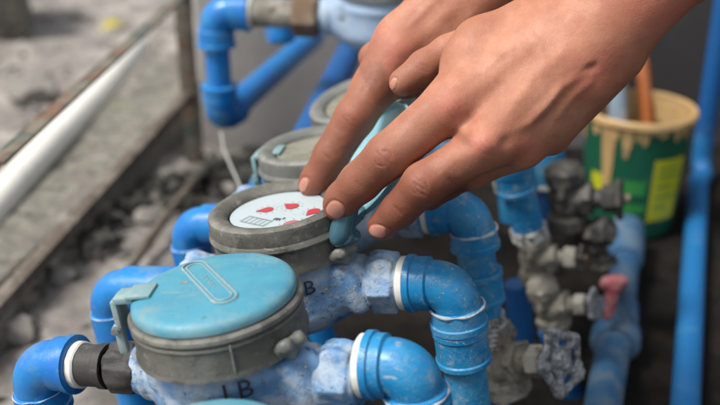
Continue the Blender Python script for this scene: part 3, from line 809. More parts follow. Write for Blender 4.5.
#==================================================================== PVC PIPEWORK
def elbow_mesh(r=17.0, sgn=1, straight=15, bend=15, name='elbow'):
    """mouth at origin, runs along +x*sgn then down -z"""
    pts, rad = [], []
    prof = [(0, r+.2), (.6, r+1.6), (4.5, r+1.6), (5.2, r+.3), (straight-.8, r+.2), (straight, r-1.9)]
    for x, q in prof: pts.append((x*sgn, 0, 0)); rad.append(q)
    n = 14
    for i in range(1, n):
        a = math.pi/2*i/n
        pts.append(((straight+bend*math.sin(a))*sgn, 0, -(bend-bend*math.cos(a)))); rad.append(r-1.9+.7*math.sin(2*a))
    for x, q in reversed(prof):
        pts.append(((straight+bend)*sgn, 0, -(bend+straight-x))); rad.append(q)
    return tube([Vector(p)*mm for p in pts], [q*mm for q in rad], 48, True, name=name)
def bead(r, wob=.0007, name='glue_bead', th=1.5, seed=0):
    V = []
    rr = random.Random(seed)
    pts = []; rad = []
    for i in range(49):
        a = 2*math.pi*i/48
        pts.append(Vector((r*math.cos(a), r*math.sin(a), .8*mnoise.noise(Vector((math.cos(a)*2, math.sin(a)*2, seed*7.)))))*mm)
        rad.append((th*(.70+.95*mnoise.noise(Vector((math.cos(a)*3, math.sin(a)*3, seed*3.+9)))))*mm)
    return tube(pts, rad, 8, False, name=name)
el_R, el_L = elbow_mesh(17.0, 1), elbow_mesh(15.8, -1)
def coupling_mesh(r, L_, name='coupling'):
    return lathe([((r-3)*mm, 0), (r*mm, 0), ((r+.9)*mm, -1*mm), ((r+.9)*mm, -4*mm), (r*mm, -5*mm), (r*mm, (-L_+5)*mm), ((r+.9)*mm, (-L_+4)*mm), ((r+.9)*mm, (-L_+1)*mm), (r*mm, -L_*mm), ((r-3)*mm, -L_*mm)], 48, name=name)
def cyl_down(r, z0, z1, name='pipe', wob=.0001):
    return lathe([(0, z0*mm), (r*mm, z0*mm), (r*mm, z1*mm), (0, z1*mm)], 40, wob, name=name)
el_R1 = elbow_mesh(17.0, 1, 11.5, 13)
def outlet(k, label, mat='pvc', length=170, coup=(8, 30), neck=False, thread=None, dx=0, twist=0, dz=0):
    t = thing('outlet_pipe', label, 'pipe', MF[k] @ TR(.0815+dx*mm, 0, -.05+dz*mm) @ RZ(twist), 'outlet pipes on the right of the meters')
    link('elbow', el_R if k != 1 else el_R1, M[mat], t)
    x = .030 if k != 1 else .0245
    link('glue_bead', bead(17.2, seed=k+30, th=1.25), M['glue'], t, TR(x, 0, -.0155))
    z = -30
    r = 14.0
    parts = []
    link('pipe', cyl_down(r, z, -length), M[mat], t, TR(x, 0, 0))
    c0, cl = coup
    link('coupling', coupling_mesh(17.2, cl), M[mat], t, TR(x, 0, (z-c0)*mm)); link('glue_bead', bead(15.2, seed=k+60, th=1.3), M['glue'], t, TR(x, 0, (z-c0-cl)*mm))
    if thread: 
        z0, n = thread
        pr = []
        for i in range(n*2+1): pr.append(((15.2+(1.3 if i % 2 else 0))*mm, (z0-i*1.9)*mm))
        link('thread', lathe([(12*mm, z0*mm)]+pr+[(12*mm, pr[-1][1])], 40, .0009, name='thread'), M['thread'], t, TR(x, 0, 0))
    return t
o1 = outlet(1, 'nearest blue outlet elbow, cut by the bottom edge, smeared with grey cement', dx=1, dz=9)
o2 = outlet(2, 'second blue outlet elbow and downpipe with white cement lines round its joints', coup=(0, 26))
o3 = outlet(3, 'third blue outlet pipe ending in a cracked whitish thread above the big handwheel valve', coup=(18, 26), length=108, thread=(-84, 7))
o4 = outlet(4, 'fourth blue outlet pipe below the knuckles with a dark joint line', coup=(0, 24), length=100, thread=(-92, 3), dx=2)
MF[5] = meter_frame(W(379, 65, .952))
o5 = outlet(5, 'fifth blue outlet pipe with white collar right of the fourth', coup=(6, 24), length=110, dx=4, thread=(-70, 3))
el_L = elbow_mesh(16.2, -1, 15, 19); el_LL = {2: elbow_mesh(16.2, -1, 54, 17), 3: elbow_mesh(16.2, -1, 40, 17), 4: elbow_mesh(16.2, -1, 36, 17)}
def inlet(k, label, dx=0, dz=0, length=200, mat='pvc_clean', nip=True):
    t = thing('inlet_pipe', label, 'pipe', MF[k] @ TR(-.076+dx*mm, 0, -.05+dz*mm), 'inlet pipes on the left of the meters')
    x0 = -.0225 if nip else .003
    if nip: link('nipple', nip_me, None, t, TR(-.0240, 0, 0))
    link('end_collar', end_ring_me, None, t, TR(x0-.0005, 0, 0) @ Matrix.Scale(.82, 4, (0, 1, 0)) @ Matrix.Scale(.82, 4, (0, 0, 1)))
    ex = .034 if nip else {2: .071, 3: .057, 4: .053}[k]
    link('elbow', el_L if nip else el_LL[k], M[mat], t, TR(x0, 0, 0))
    link('glue_bead', bead(16.1, seed=k, th=.5), M['glue'], t, TR(x0-ex, 0, -.0195 if nip else -.0175))
    link('pipe', cyl_down(13.2, -30, -length), M[mat], t, TR(x0-ex, 0, 0))
    return t
i1 = inlet(1, 'nearest blue inlet elbow at the lower left joined by a black nipple', dx=-4)
i2 = inlet(2, 'blue inlet elbow half hidden behind the hinge of the cyan lid', dx=-2, dz=-8, nip=False)
i3 = inlet(3, 'small blue inlet elbow left of the white dial', dx=4, dz=-10, nip=False)
i4 = inlet(4, 'blue inlet elbow hidden low behind the third meter', dx=4, dz=-12, nip=False)

# ------------------------------------------------------------------ gate valves
def valve_body_mesh(seed, caked=.7):
    """origin on the pipe axis; z is the pipe, stem towards +x (mm)"""
    s = SDF((-26, -26, -34), (52, 26, 34), 1.1)
    s.ell((0, 0, 0), (16.5, 15.5, 20), 3)
    s.hex(15, 29, 16.5, axis=2, rot=.3); s.hex(-29, -15, 16.5, axis=2, rot=.3)
    s.cyl((0, 0, 24), (0, 0, 33), 14.5, 3, 1)
    s.cyl((6, 0, 0), (15, 0, 0), 14.5, 3, 2); s.hex(15, 24, 14.5, axis=0, rot=.2); s.cyl((23, 0, 0), (33, 0, 0), 9.5, 2.5, 1.5, r2=8)
    r = random.Random(seed)
    for i in range(int(10*caked)):
        th, z = r.uniform(0, 6.3), r.uniform(-26, 26); q = 16
        s.ell((q*math.cos(th)*.9, q*math.sin(th), z), (r.uniform(3, 7), r.uniform(3, 7), r.uniform(3, 8)), 4)
    s.lumps(.3, 17, seed); s.lumps(.16, 6, seed+4)
    return sdf_to_mesh(s, 'body')
def wheel_mesh(seed=2, r=24):
    s = SDF((-12, -34, -34), (13, 34, 34), .9)
    n = 5; pts = []
    for i in range(40):
        a = 2*math.pi*i/40; rr = r+2.6*math.cos(n*a); pts.append((1.5, rr*math.cos(a), rr*math.sin(a)))
    for i in range(40): s.cone(pts[i], pts[(i+1) % 40], 3.3, 3.3, 1.5)
    for i in range(n):
        a = 2*math.pi*i/n; s.cone((-3, 0, 0), (1.5, (r)*math.cos(a), (r)*math.sin(a)), 5.2, 4.0, 4)
        s.ell((1.5, (r+1.5)*math.cos(a), (r+1.5)*math.sin(a)), (4.6, 5.4, 5.4), 3)
    s.cyl((-6, 0, 0), (6, 0, 0), 7.5, 3, 1.5); s.cyl((-1.5, 0, 0), (2.5, 0, 0), 13.5, 2.5, 1); s.lumps(.6, 10, seed)
    return sdf_to_mesh(s, 'handwheel')
vb1, vb2, wh = valve_body_mesh(1), valve_body_mesh(2), wheel_mesh()
for m_ in (vb1,): m_.materials.append(M['valve'])
vb2.materials.append(M['valve']); wh.materials.append(M['wheel'])
M['nutpale'] = grimy('pale_scaled_nut', (.30, .285, .245), [(80, .5, .64, (.13, .12, .10), .85)], .6, .0008, 260, .8)
vb_dark = vb2.copy(); vb_dark.materials.clear(); vb_dark.materials.append(M['valve_dark'])
wh_dark = wh.copy(); wh_dark.materials.clear(); wh_dark.materials.append(M['valve_dark'])
stem_me = xf(lathe([(4*mm, 30*mm), (4*mm, 56*mm)], 16, .0003, name='stem'), RY(90)); stem_me.materials.append(M['brass'])
packing_me = xf(hexnut(.0128, .013, 'packing_nut'), Matrix.Identity(4)); packing_me.materials.append(M['nutpale'])
nut_dark = packing_me.copy(); nut_dark.materials.clear(); nut_dark.materials.append(M['valve_dark'])
def valve(mw, label, body=vb1, wheel=wh, wscale=1.0, wx=.056, tilt=0, nut=None):
    t = thing('gate_valve', label, 'valve', mw, 'gate valves below the outlet pipes')
    link('body', body, None, t); link('stem', stem_me, None, t); link('packing_nut', nut or packing_me, None, t, TR(.032, 0, 0) @ RX(14))
    if wheel is not None: link('handwheel', wheel, None, t, TR(wx, 0, 0) @ RX(tilt) @ Matrix.Scale(wscale, 4))
    return t
def on_pipe(k, s_mm, dx=0, yaw=0): return MF[k] @ TR(.0815+.030+dx*mm, 0, -.05-s_mm*mm) @ RZ(yaw)
def solve_s(k, py, dx=0):
    best = min(range(20, 260), key=lambda s_: abs(proj(on_pipe(k, s_, dx).translation)[1]-py)); 
    print('valve', k, best, [round(x, 2) for x in proj(on_pipe(k, best, dx).translation)]); return best
s3, s4, s5 = solve_s(3, 374), solve_s(4, 305), solve_s(5, 258)
v3 = valve(on_pipe(3, s3-12, 8, -24) @ RY(-16), 'big gate valve caked in pale cement with a lobed zinc handwheel at bottom centre', vb1, wh, .86, .058, 20)
v4 = valve(on_pipe(4, s4, 2, -10) @ RY(-4) @ Matrix.Scale(.82, 4), 'blurred grey gate valve above the big handwheel', vb2, wh, .62, .052, 50)
v5 = valve(on_pipe(5, s5, 20, 0) @ Matrix.Scale(.9, 4), 'dim grey brass valve behind the fourth outlet pipe', vb2, wh_dark, .5, .050, 5)
v6 = valve(frame(A_AX, (0, 0, 1), W(566, 199, .99)) @ Matrix.Scale(1.1, 4), 'black grimy gate valve in front of the green bucket', vb_dark, wh_dark, .62, .046, 33, nut_dark)
v7 = valve(frame(A_AX, (0, 0, 1), W(590, 232, 1.0)) @ RY(70) @ RX(30) @ Matrix.Scale(.8, 4), 'black grimy tap between the valves and the faded red lever', vb_dark, wh_dark, .6, .046, 10, nut_dark)
# stub pipes below the valves
for k, s_, lab in ((3, s3, 'blue pipe stub standing under the big gate valve'), (4, s4, 'blue pipe stub under the blurred grey gate valve'), (5, s5, 'blue pipe stub under the dim grey brass valve')):
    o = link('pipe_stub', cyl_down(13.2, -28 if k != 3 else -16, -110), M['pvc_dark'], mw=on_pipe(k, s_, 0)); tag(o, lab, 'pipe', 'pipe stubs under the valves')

# ------------------------------------------------------------------ sixth, bigger meter at the top with its looped supply pipe
c6 = W(383, 17, 1.05)
F6 = frame(Matrix.Rotation(R(4), 3, 'Z') @ Vector((1, -.22, .0)), (0, 0, 1), c6)
m6 = thing('water_meter', 'pale blue water meter body cut by the top edge, fed by the looped pipe', 'water meter', F6 @ Matrix.Scale(1.14, 4) @ TR(0, 0, .05), 'water meters in a row')
b6 = sdf_to_mesh(body_sdf(9, 1.4, .3), 'body')
M['paint_pale'] = grimy('pale_blue_paint', (.26, .36, .50), [(30, .45, .65, (.36, .43, .50), .7), (160, .64, .70, (.10, .12, .16), .8)], .5, .0006, 200, .7)
b6.materials.append(M['paint_pale']); link('body', b6, None, m6); link('register_ring', light_ring_me, None, m6)
link('union_nut', xf(hexnut(.0215, .0235, 'union_nut', .07), Matrix.Identity(4)), M['brass'], m6, TR(-.083, 0, -.05) @ RX(12))
link('nipple', xf(lathe([(0, -.012), (13.5*mm, -.012), (13.5*mm, .030), (0, .030)], 36, .0003), RY(90)), M['valve'], m6, TR(-.112, 0, -.05))
link('neck', xf(lathe([(0, 0), (13*mm, 0), (15*mm, .006), (16*mm, .022), (0, .022)], 36, .0004), RY(90)), M['paint_pale'], m6, TR(-.062, 0, -.05))
loop = thing('loop_pipe', 'bright blue looped supply pipe with two elbows against the grey wall', 'pipe', F6 @ TR(-.143, 0, 0))
el_B = elbow_mesh(19.5, -1, 20, 19)
link('end_collar', end_ring_me, None, loop, TR(-.002, 0, 0) @ Matrix.Scale(1.05, 4))
link('elbow', el_B, M['pvc_clean'], loop)
link('pipe', cyl_down(13.6, -36, -90), M['pvc_clean'], loop, TR(-.039, 0, 0))
# lower elbow: comes down, then turns away along the row direction
rowd = (F6.to_3x3().transposed() @ Vector((math.sin(R(14)), math.cos(R(14)), 0))); rowang = math.atan2(rowd.y, rowd.x)
low = elbow_mesh(19.0, -1, 20, 19)      # mouth at 0, -x then -z ; rotated so that the -z end points up
lw = link('elbow', low, M['pvc_clean'], loop)
#  want: mouth at far end along row dir, bend, other end up
lw.matrix_local = TR(-.039, 0, -.082) @ Matrix.Rotation(rowang, 4, 'Z') @ RX(180) @ TR(.039, 0, .039)
link('glue_bead', bead(17.6, th=1.3, seed=77), M['glue'], loop, TR(-.039, 0, -.0835))
pipe_dir = Vector((math.cos(rowang), math.sin(rowang), 0)); p0 = Vector((-.039, 0, -.121))
link('pipe', tube([p0+pipe_dir*.03, p0+pipe_dir*.37], .0158, 36), M['pvc_clean'], loop)
# vertical twin pipe behind the brass nut
q0 = W(279, -30, 1.18); q1 = W(281, 44, 1.19)
sp = link('short_pipe', tube([q0, q0.lerp(q1, .9), q1.lerp(q0, .03), q1], [.0175, .0175, .016, .009], 32), M['pvc_clean']); tag(sp, 'short blue pipe end hanging behind the brass nut at the top', 'pipe')
# dark feed pipe passing behind the meter rings
fa, fb = W(300, 152, 1.02), W(352, 48, 1.25)
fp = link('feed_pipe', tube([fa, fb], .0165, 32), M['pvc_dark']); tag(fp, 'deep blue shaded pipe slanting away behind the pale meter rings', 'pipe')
fa, fb = W(322, 60, 1.2), W(338, -20, 1.45)
# thin wire
wp = [W(221, 132, 1.09), W(224, 150, 1.08), W(231, 166, 1.05), W(240, 186, 1.0), W(243, 198, .98)]
wo = link('wire', tube(wp, .0012, 8), M['wire']); tag(wo, 'thin pale wire hanging from the lower loop elbow', 'wire')
# pvc behind the fourth pipe
for (px, py, d, ln, lab) in ((547, 148, 1.03, 60, 'blue pipe with a white collar seen just under the wrist'),):
    tt = thing('capped_pipe', lab, 'pipe', frame(A_AX, (0, 0, 1), W(px, py, d)))
    link('pipe', cyl_down(17, 0, -36), M['pvc'], tt); link('end_collar', xf(end_ring_me.copy(), RY(90)), M['white_pvc'], tt, TR(0, 0, -.036)); link('pipe', cyl_down(13, -36, -90), M['pvc_dark'], tt)

# ------------------------------------------------------------------ floor pipes at the right
gp = thing('floor_pipe', 'dusty pale blue pipe with a thick coupling and faded red valve lever', 'pipe', Matrix.Translation(WZ(608, 400, .03)))
P = [WZ(600, 440, .03), WZ(604, 400, .03), WZ(618, 322, .03), WZ(628, 232, .03)]
G0 = gp.matrix_world.inverted()
def wpipe(name, pts, rad, mat, parent, seg=32, **kw):
    return link(name, tube([parent.matrix_world.inverted() @ Vector(p) for p in pts], rad, seg, **kw), mat, parent)
wpipe('pipe', P, .0165, M['pvc_dusty'], gp, wob=.0006)
ca, cb = WZ(615, 345, .03), WZ(619, 305, .03)
wpipe('coupling', [ca, ca.lerp(cb, .06), ca.lerp(cb, .25), ca.lerp(cb, .27), ca.lerp(cb, .95), cb], [.019, .0245, .0245, .0215, .0205, .018], M['pvc_dusty'], gp, wob=.0006)
ca, cb = WZ(625, 262, .032), WZ(627, 228, .032)
wpipe('coupling', [ca, ca.lerp(cb, .1), ca.lerp(cb, .9), cb], [.018, .0205, .0215, .019], M['pvc_dusty'], gp, wob=.0006)
def lever_mesh():
    s = SDF((-16, -12, -34), (16, 12, 14), .9)
    s.ell((0, 0, 3), (11, 7, 8), 3); s.cone((1, -2, 0), (-2, -5, -24), 6.0, 4.8, 3); s.ell((7, 0, 6), (6, 5, 4), 3); s.lumps(.4, 12, 8)
    return sdf_to_mesh(s, 'lever', 2)
lv = link('lever', lever_mesh(), M['pinkplastic'], gp); lv.matrix_local = G0 @ Matrix.Translation(W(612, 287, .965)) @ Matrix.Scale(1.15, 4)
wpipe('lever_stem', [W(612, 287, .968), WZ(622, 290, .03)], .007, M['brass'], gp, seg=14)
rp0, rp1 = WZ(684, 430, .016), WZ(699, 172, .016)
rp = thing('corner_pipe', 'long bright blue pipe along the right edge running to the wall and up', 'pipe', Matrix.Translation(rp0))
up = Vector((rp1.x, rp1.y, .75)); 
pts = [rp0, rp1-(rp1-rp0).normalized()*.03]+[rp1+Vector((0, -.03+.03*math.sin(a), .03-.03*math.cos(a))) for a in (.4, .8, 1.2, 1.57)]+[rp1+Vector((0, 0, .06))]
wpipe('pipe', pts, .0135, M['pvc_mid'], rp, wob=.0001)
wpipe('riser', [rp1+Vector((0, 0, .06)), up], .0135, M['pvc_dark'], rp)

# ------------------------------------------------------------------ paint bucket
bp = WZ(626, 224, 0.0); bp = Vector((bp.x, bp.y, .002))
bk = thing('paint_bucket', 'green and yellow paint bucket dripping with dried cream paint', 'bucket', Matrix.Translation(bp) @ RZ(-95))
BH, RB, RT = .157, .056, .067
def rad_at(z): return RB+(RT-RB)*z/BH
link('bucket_wall', lathe([(0, .002), (RB-.003, 0), (RB, .003), (RT, BH), (RT-.002, BH), (RB-.004, .005), (0, .005)], 96, .0003, name='bucket_wall'), M['bucket'], bk)
link('inner_paint', lathe([(0, .045), (rad_at(.045)-.0028, .045), (RT-.0028, BH-.002)], 72, .0006, name='inner_paint'), M['creampaint'], bk)
link('rim', lathe([(RT-.0035, BH-.002), (RT-.003, BH+.003), (RT+.002, BH+.004), (RT+.0045, BH+.001), (RT+.0045, BH-.005), (RT+.001, BH-.006)], 96, .0007, name='rim', closed=True), M['creampaint'], bk)
def patch(name, a0, a1, z0, z1, mat, off=.0006, jag=None, label=None):
    V, F = [], []; n = 20; k = 6
    for i in range(n+1):
        a = R(a0+(a1-a0)*i/n); lowz = z0 if jag is None else z0+jag(i/n)
        for j in range(k+1):
            z = lowz+(z1-lowz)*j/k; r = rad_at(z)+off; V.append((r*math.cos(a), r*math.sin(a), z))
    for i in range(n):
        for j in range(k): F.append((i*(k+1)+j, (i+1)*(k+1)+j, (i+1)*(k+1)+j+1, i*(k+1)+j+1))
    o = link(name, pymesh(name, V, F), mat, bk)
    if label: o['label'] = label
    return o
# the bucket's own 0 degrees faces the camera; positive angles turn to the right of the picture
patch('print_panel', 12, 55, .028, .112, M['yellow'], label='bright yellow printed panel')
patch('print_panel', -62, -38, .06, .085, M['yellow'], .0007)
patch('print_panel', -30, 6, .064, .084, M['leafgreen'], .0007); patch('print_panel', -30, 8, .040, .052, M['leafgreen'], .0007)
patch('print_panel', -30, -6, .012, .028, M['label'], .0007, label='small white sticker')
for i, z in enumerate((.098, .088, .074, .06, .046)):
    patch('print_line', 18, 18+(26, 30, 22, 30, 18)[i], z, z+.0028, M['leafgreen'], .0009)
rr = random.Random(4)
for i, a in enumerate(range(-100, 100, 10)):
    L_ = rr.choice([.004, .008, .018, .034, .012, .022]); wdt = rr.uniform(2.5, 8); a = a+rr.uniform(-4, 4) if a not in (-40, -20) else a
    if a == -40: L_, wdt = .10, 8
    if a == -20: L_, wdt = .040, 6
    patch('paint_drip', a-wdt, a+wdt, BH-.004-L_, BH-.003, M['creampaint'], .0016, jag=lambda t, L_=L_: L_*.85*(abs(2*t-1))**2.6)
s1a, s1b = W(617, 56, 1.28), bp+Vector((-.012, .01, .045))
st1 = link('brush_handle', tube([s1b, s1b.lerp(s1a, .5), s1a], [.011, .0125, .011], 20), M['greyhandle']); tag(st1, 'blue grey brush handle standing in the paint bucket', 'brush')
s2a, s2b = W(641, 52, 1.30), bp+Vector((.034, .015, .045))
st2 = link('stirring_stick', tube([s2b, s2b.lerp(s2a, .6), s2b.lerp(s2a, .92), s2a], [.006, .0085, .0095, .006], 20), M['orange']); tag(st2, 'orange wooden stick leaning in the paint bucket', 'stick')

#==================================================================== THE TWO HANDS
def H(px, py, d): return np.array([(px-360)*d, (202.5-py)*d, -1000*d])
def hand(name, palm, fingers, h, lo_px, hi_px, dr, kp=12, kf=7, notches=()):
    a = H(lo_px[0], lo_px[1], dr[0]); lo = [min(H(p, q, d)[i] for p in (lo_px[0], hi_px[0]) for q in (lo_px[1], hi_px[1]) for d in dr) for i in range(3)]
    hi = [max(H(p, q, d)[i] for p in (lo_px[0], hi_px[0]) for q in (lo_px[1], hi_px[1]) for d in dr) for i in range(3)]
    s = SDF(lo, hi, h)
    for (p, q, ra, rb) in palm: s.cone(H(*p), H(*q), ra, rb, kp)
    base = s.V.copy(); out = base.copy()
    for f in fingers:
        V = np.full_like(base, 1e3)
        for (p, q, ra, rb) in f['seg']: s.cone(H(*p), H(*q), ra, rb, f.get('k', 3.5), V)
        kk = f.get('kp', kf)
        hh = np.clip(kk-np.abs(base-V), 0, None)/kk; J = np.minimum(base, V)-hh*hh*kk*.25
        k2 = 1.0; h2 = np.clip(k2-np.abs(out-J), 0, None)/k2; out = np.minimum(out, J)-h2*h2*k2*.25
        del V, J
    s.V = out
    for (p, q, ra, rb, k) in notches: s.cone(H(*p), H(*q), ra, rb, k, op='sub')
    pos, quads = s.mesh(); pos = relax(pos, quads, 3)
    return pos, quads
def normals(pos, q):
    n = np.cross(pos[q[:, 2]]-pos[q[:, 0]], pos[q[:, 3]]-pos[q[:, 1]]); N = np.zeros_like(pos)
    for i in range(4):
        for c in range(3): N[:, c] += np.bincount(q[:, i], n[:, c], len(pos))
    return N/np.maximum(np.linalg.norm(N, axis=1), 1e-9)[:, None]
def poly_dist(P, line):
    best = np.full(len(P), 1e9); tt = np.zeros(len(P)); n = len(line)-1
    for i in range(n):
        a, b = np.array(line[i], float), np.array(line[i+1], float); ab = b-a
        t = np.clip(((P-a)@ab)/max(ab@ab, 1e-9), 0, 1); d = np.linalg.norm(P-a-t[:, None]*ab, axis=1)
        m_ = d < best; best[m_] = d[m_]; tt[m_] = (i+t[m_])/n
    return best, tt
def detail(pos, quads, creases, bumps, nails, reds, fingers_px, base_tone=0.0):
    """creases (polyline px, depth mm, width px); bumps (x, y, rx, ry, ang, height mm); nails (x, y, rx, ry, ang)"""
    N = normals(pos, quads)
    d = -pos[:, 2]; P = np.stack([360+1000*pos[:, 0]/d, 202.5-1000*pos[:, 1]/d], 1)
    view = -pos/np.linalg.norm(pos, axis=1)[:, None]; face = np.clip((N*view).sum(1)*2.5, 0, 1)
    disp = np.zeros(len(pos)); cr = np.zeros(len(pos)); red = np.zeros(len(pos)); nail = np.zeros(len(pos)); fin = np.full(len(pos), base_tone)
    for line, dep, wd in creases:
        b, t = poly_dist(P, line); e = np.exp(-(b/wd)**2)*np.clip(3.3*t, 0, 1)*np.clip(3.3*(1-t), 0, 1)
        disp -= dep*e; cr = np.maximum(cr, e*min(1, abs(dep)*1.3) if dep > 0 else 0)
    for x, y, rx, ry, ang, hgt in bumps:
        c, s_ = math.cos(R(ang)), math.sin(R(ang)); dx, dy = P[:, 0]-x, P[:, 1]-y
        u, v = (dx*c+dy*s_)/rx, (-dx*s_+dy*c)/ry; disp += hgt*np.exp(-(u*u+v*v))
    for x, y, rx, ry, ang in reds:
        c, s_ = math.cos(R(ang)), math.sin(R(ang)); dx, dy = P[:, 0]-x, P[:, 1]-y
        u, v = (dx*c+dy*s_)/rx, (-dx*s_+dy*c)/ry; red = np.maximum(red, .75*np.exp(-(u*u+v*v)))
    for line, wd, st in fingers_px:
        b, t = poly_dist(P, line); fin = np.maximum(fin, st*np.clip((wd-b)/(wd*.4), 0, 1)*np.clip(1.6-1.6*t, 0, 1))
    for x, y, rx, ry, ang in nails:
        c, s_ = math.cos(R(ang)), math.sin(R(ang)); dx, dy = P[:, 0]-x, P[:, 1]-y
        u, v = (dx*c+dy*s_)/rx, (-dx*s_+dy*c)/ry
        q = (np.abs(u)**2.6+np.abs(v)**2.6)**(1/2.6)
        inside = 1/(1+np.exp((q-1)*16)); rim = np.exp(-((q-1.10)/.12)**2)
        disp += .25*inside-.75*rim; nail = np.maximum(nail, inside*face*.85); cr = np.maximum(cr, rim*.55)
    pos = pos+N*(disp*face)[:, None]
    return pos, dict(crease=cr*face, redness=red, nail=nail, finger=fin)
def hand_object(name, pos, quads, attrs, parent):
    me = np_mesh(name, pos*mm, quads)
    for k, v in attrs.items():
        a = me.attributes.new(k, 'FLOAT', 'POINT'); a.data.foreach_set('value', v.astype(np.float32))
    o = link(name, me, M['skin'], parent)
    o.matrix_local = Matrix.Translation((0, 0, CAMZ)) @ CAM_ROT.to_4x4()
    return o
person = thing('person', 'two bare brown hands reaching down to the white dial, one over the other', 'person')

def knuckle(creases, cx, cy, ang, half, k, gap, dep, r_):
    """lens-shaped nested folds across a finger joint"""
    c, s_ = math.cos(R(ang)), math.sin(R(ang)); ux, uy = -s_, c
    for sg in (-1, 1):
        for i in range(k):
            b = sg*(.8+gap*i); hw = half*(1.0-.13*i)*r_.uniform(.7, 1.05); o = r_.uniform(-2.5, 2.5); tl = r_.uniform(-1.3, 1.3); ph = r_.uniform(0, 6)
            line = []
            for j in range(9):
                t = -1+j/4; q = b*(1-.45*t*t)+tl*t+.5*math.sin(3*t+ph); line.append((cx+c*(t*hw+o)+ux*q, cy+s_*(t*hw+o)+uy*q))
            creases.append((line, dep*r_.uniform(.45, 1.0), r_.uniform(.9, 1.3)))
# ---- front (left) hand
WR = (606, 22, .578)
palm = [
    ((590, 4, .585), (455, 104, .581), 20, 12.5), ((600, 28, .578), (486, 142, .574), 22, 13.5),
    ((604, 46, .582), (522, 146, .584), 21, 12.5), ((606, 52, .588), (550, 134, .597), 20, 11.5),
    ((585, -4, .598), (480, 44, .598), 17, 13), ((480, 44, .598), (468, 64, .596), 13, 13), ((468, 64, .596), (458, 96, .588), 13, 12),
    ((550, 70, .600), (500, 110, .600), 22, 18), ((480, 100, .592), (474, 132, .592), 12, 10), ((500, 130, .592), (505, 150, .60), 11, 9),
    ((606, 20, .580), (628, -2, .577), 25, 26), ((628, -2, .577), (700, -70, .570), 26, 33), ((700, -70, .570), (790, -150, .56), 33, 38)]
idx = dict(seg=[((455, 99, .583), (388, 156, .583), 15.0, 13.3), ((388, 156, .583), (360, 182, .596), 13.2, 12.0), ((360, 182, .596), (343, 199, .606), 12.0, 10.9), ((343, 199, .606), (338, 206, .609), 10.2, 9.4)], kp=9)
mid = dict(seg=[((490, 143, .574), (424, 184, .573), 13.0, 12.4), ((424, 184, .573), (399, 210, .588), 12.3, 10.6), ((399, 210, .588), (382, 226, .598), 9.9, 8.7)], kp=9)
rin = dict(seg=[((524, 146, .590), (470, 172, .598), 11, 10.5), ((470, 172, .598), (448, 184, .622), 10, 9), ((448, 184, .622), (430, 198, .632), 9, 8)], kp=9)
pin = dict(seg=[((550, 134, .600), (508, 148, .622), 10, 9), ((508, 148, .622), (484, 160, .64), 8.5, 7.5)], kp=9)
thm = dict(seg=[((510, 30, .618), (476, 36, .624), 9, 9), ((476, 36, .624), (448, 52, .626), 9, 10.4), ((448, 52, .626), (425, 67, .624), 10.4, 10.8), ((425, 67, .624), (403, 82, .622), 10.4, 8.8)], kp=3)
pos, quads = hand('hand', palm, [idx, mid, rin, pin, thm], .85, (300, -150), (800, 260), (.545, .665))
creases = []
# wrinkles over the index middle joint, the middle finger joint, finger ends
r2 = random.Random(4)
knuckle(creases, 384, 159, 50, 13, 4, 2.5, .62, r2); knuckle(creases, 420, 187, 48, 13, 4, 2.5, .70, r2)
knuckle(creases, 360, 186, 48, 9, 1, 2.2, .40, r2); knuckle(creases, 399, 211, 45, 8, 1, 2.2, .40, r2)
knuckle(creases, 452, 180, 45, 8, 2, 2.2, .5, r2); knuckle(creases, 453, 108, 52, 13, 2, 4.5, .22, r2); knuckle(creases, 485, 147, 50, 13, 2, 4.5, .25, r2)
knuckle(creases, 424, 68, 40, 9, 2, 2.5, .3, r2)
# tendons and veins (raised) on the back of the hand
veins = [([(585, 72), (562, 86), (548, 104), (530, 122), (512, 134)], -1.5, 5.0), ([(600, 62), (585, 72)], .9, 4), ([(575, 40), (530, 80), (498, 128)], -1.0, 7.5), ([(560, 18), (510, 62), (468, 100)], -.8, 8),
         ([(530, 40), (505, 50), (478, 78)], -.5, 4), ([(596, 66), (590, 82), (574, 96), (556, 118), (545, 140)], -.7, 4.5), ([(520, 20), (540, 45), (545, 70)], -.35, 4)]
for l, dp, wd in veins: creases.append((l, dp, wd))
creases += [([(576, 76), (590, 66), (600, 72)], .3, 2.6), ([(563, 92), (549, 112), (535, 128)], .4, 3.5), ([(440, 128), (462, 136), (474, 152)], .8, 5), ([(455, 140), (475, 132)], .5, 5)]
r3 = random.Random(9)
for i in range(46):    # fine skin lines
    cx, cy = r3.choice([(425, 128), (455, 110), (486, 146), (450, 168), (590, 60), (610, 80), (540, 80), (500, 60)]); cx += r3.gauss(0, 14); cy += r3.gauss(0, 12); a_ = R(r3.uniform(25, 75)); l_ = r3.uniform(3, 8)
    creases.append(([(cx-l_*math.cos(a_), cy-l_*math.sin(a_)), (cx, cy+r3.uniform(-1, 1)), (cx+l_*math.cos(a_), cy+l_*math.sin(a_))], .11, 1.1))
bumps = [(452, 108, 13, 11, -40, 1.6), (484, 145, 15, 12, -40, 2.6), (524, 145, 13, 10, -30, 1.6), (386, 158, 11, 10, -40, .9), (421, 186, 11, 10, -40, 1.0), (600, 92, 16, 12, -50, 1.8), (470, 122, 9, 8, -40, -1.6), (506, 142, 8, 7, -40, -1.5)]
nails = [(335.5, 210.5, 9.2, 8.2, 35), (377.5, 231.5, 8.8, 6.2, 15), (393, 84, 3.4, 6.5, 20)]
reds = [(452, 108, 18, 15, 0), (484, 148, 20, 16, 0), (524, 148, 18, 12, 0), (386, 158, 13, 12, 0), (421, 186, 13, 12, 0), (340, 205, 18, 14, 0), (382, 226, 18, 12, 0), (600, 70, 30, 20, -40), (680, 10, 60, 30, 0)]
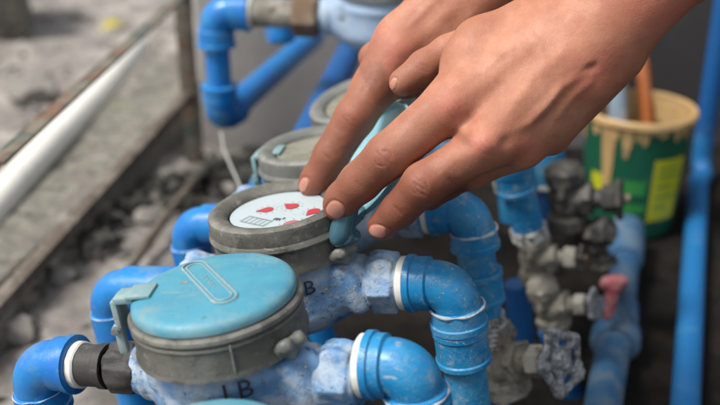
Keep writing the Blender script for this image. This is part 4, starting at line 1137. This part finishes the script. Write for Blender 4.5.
fpx = [([(330, 215), (385, 160), (455, 108)], 34, .85), ([(375, 235), (421, 187), (486, 145)], 30, 1.0), ([(430, 205), (462, 175), (530, 150)], 22, 1.0), ([(385, 88), (425, 62), (470, 35)], 24, .6)]
pos, at = detail(pos, quads, creases, bumps, nails, reds, fpx)
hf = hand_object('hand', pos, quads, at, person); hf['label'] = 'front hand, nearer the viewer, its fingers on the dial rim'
# ---- rear (right) hand
palm2 = [((485, -50, .665), (400, 44, .662), 24, 14), ((500, -45, .668), (428, 26, .676), 25, 15), ((505, -40, .655), (448, 42, .668), 24, 16), ((520, -40, .66), (485, 20, .675), 22, 17),
         ((500, -50, .66), (570, -170, .65), 28, 36), ((440, 30, .668), (410, 62, .668), 17, 13), ((455, 20, .666), (408, 80, .668), 19, 12), ((400, 40, .667), (372, 88, .664), 16, 12.5)]
idx2 = dict(seg=[((402, 50, .662), (355, 117, .654), 14.8, 13.4), ((355, 117, .654), (331, 156, .658), 13.2, 11.8), ((331, 156, .658), (316, 180, .664), 11.6, 10.2), ((316, 180, .664), (313, 185, .666), 10.2, 9.6)], kp=10)
mid2 = dict(seg=[((415, 26, .682), (374, 58, .700), 12, 10.5), ((374, 58, .700), (382, 92, .725), 10, 9)], kp=8)
rin2 = dict(seg=[((430, 10, .70), (400, 50, .725), 11, 10), ((400, 50, .725), (405, 85, .74), 10, 8)], kp=8)
pos, quads = hand('hand', palm2, [idx2, mid2, rin2], .95, (285, -190), (590, 215), (.62, .755))
creases = []
r4 = random.Random(21)
knuckle(creases, 350, 118, 32, 13, 3, 2.8, .5, r4); knuckle(creases, 328, 158, 32, 9, 1, 2.2, .35, r4)
knuckle(creases, 372, 84, 32, 10, 2, 3.5, .25, r4); knuckle(creases, 398, 52, 36, 13, 2, 4.5, .2, r4)
creases += [([(470, -10), (430, 30), (400, 55)], -1.0, 8), ([(445, -10), (420, 15), (405, 30)], -.6, 4), ([(480, 5), (455, 35), (425, 60)], -.6, 5), ([(372, 72), (366, 84), (358, 98)], .4, 3)]
for i in range(20):
    cx, cy = r4.choice([(352, 118), (335, 150), (395, 60), (365, 95)]); cx += r4.gauss(0, 8); cy += r4.gauss(0, 9); a_ = R(r4.uniform(10, 60)); l_ = r4.uniform(3, 7)
    creases.append(([(cx-l_*math.cos(a_), cy-l_*math.sin(a_)), (cx+l_*math.cos(a_), cy+l_*math.sin(a_))], .15, 1.0))
bumps = [(398, 52, 14, 12, -50, 1.6), (352, 118, 11, 10, -50, .8)]
reds = [(398, 55, 22, 20, 0), (352, 118, 14, 12, 0), (313, 183, 16, 16, 0)]
fpx = [([(308, 195), (352, 118), (405, 45)], 30, .9), ([(382, 95), (368, 60), (400, 30)], 16, .8)]
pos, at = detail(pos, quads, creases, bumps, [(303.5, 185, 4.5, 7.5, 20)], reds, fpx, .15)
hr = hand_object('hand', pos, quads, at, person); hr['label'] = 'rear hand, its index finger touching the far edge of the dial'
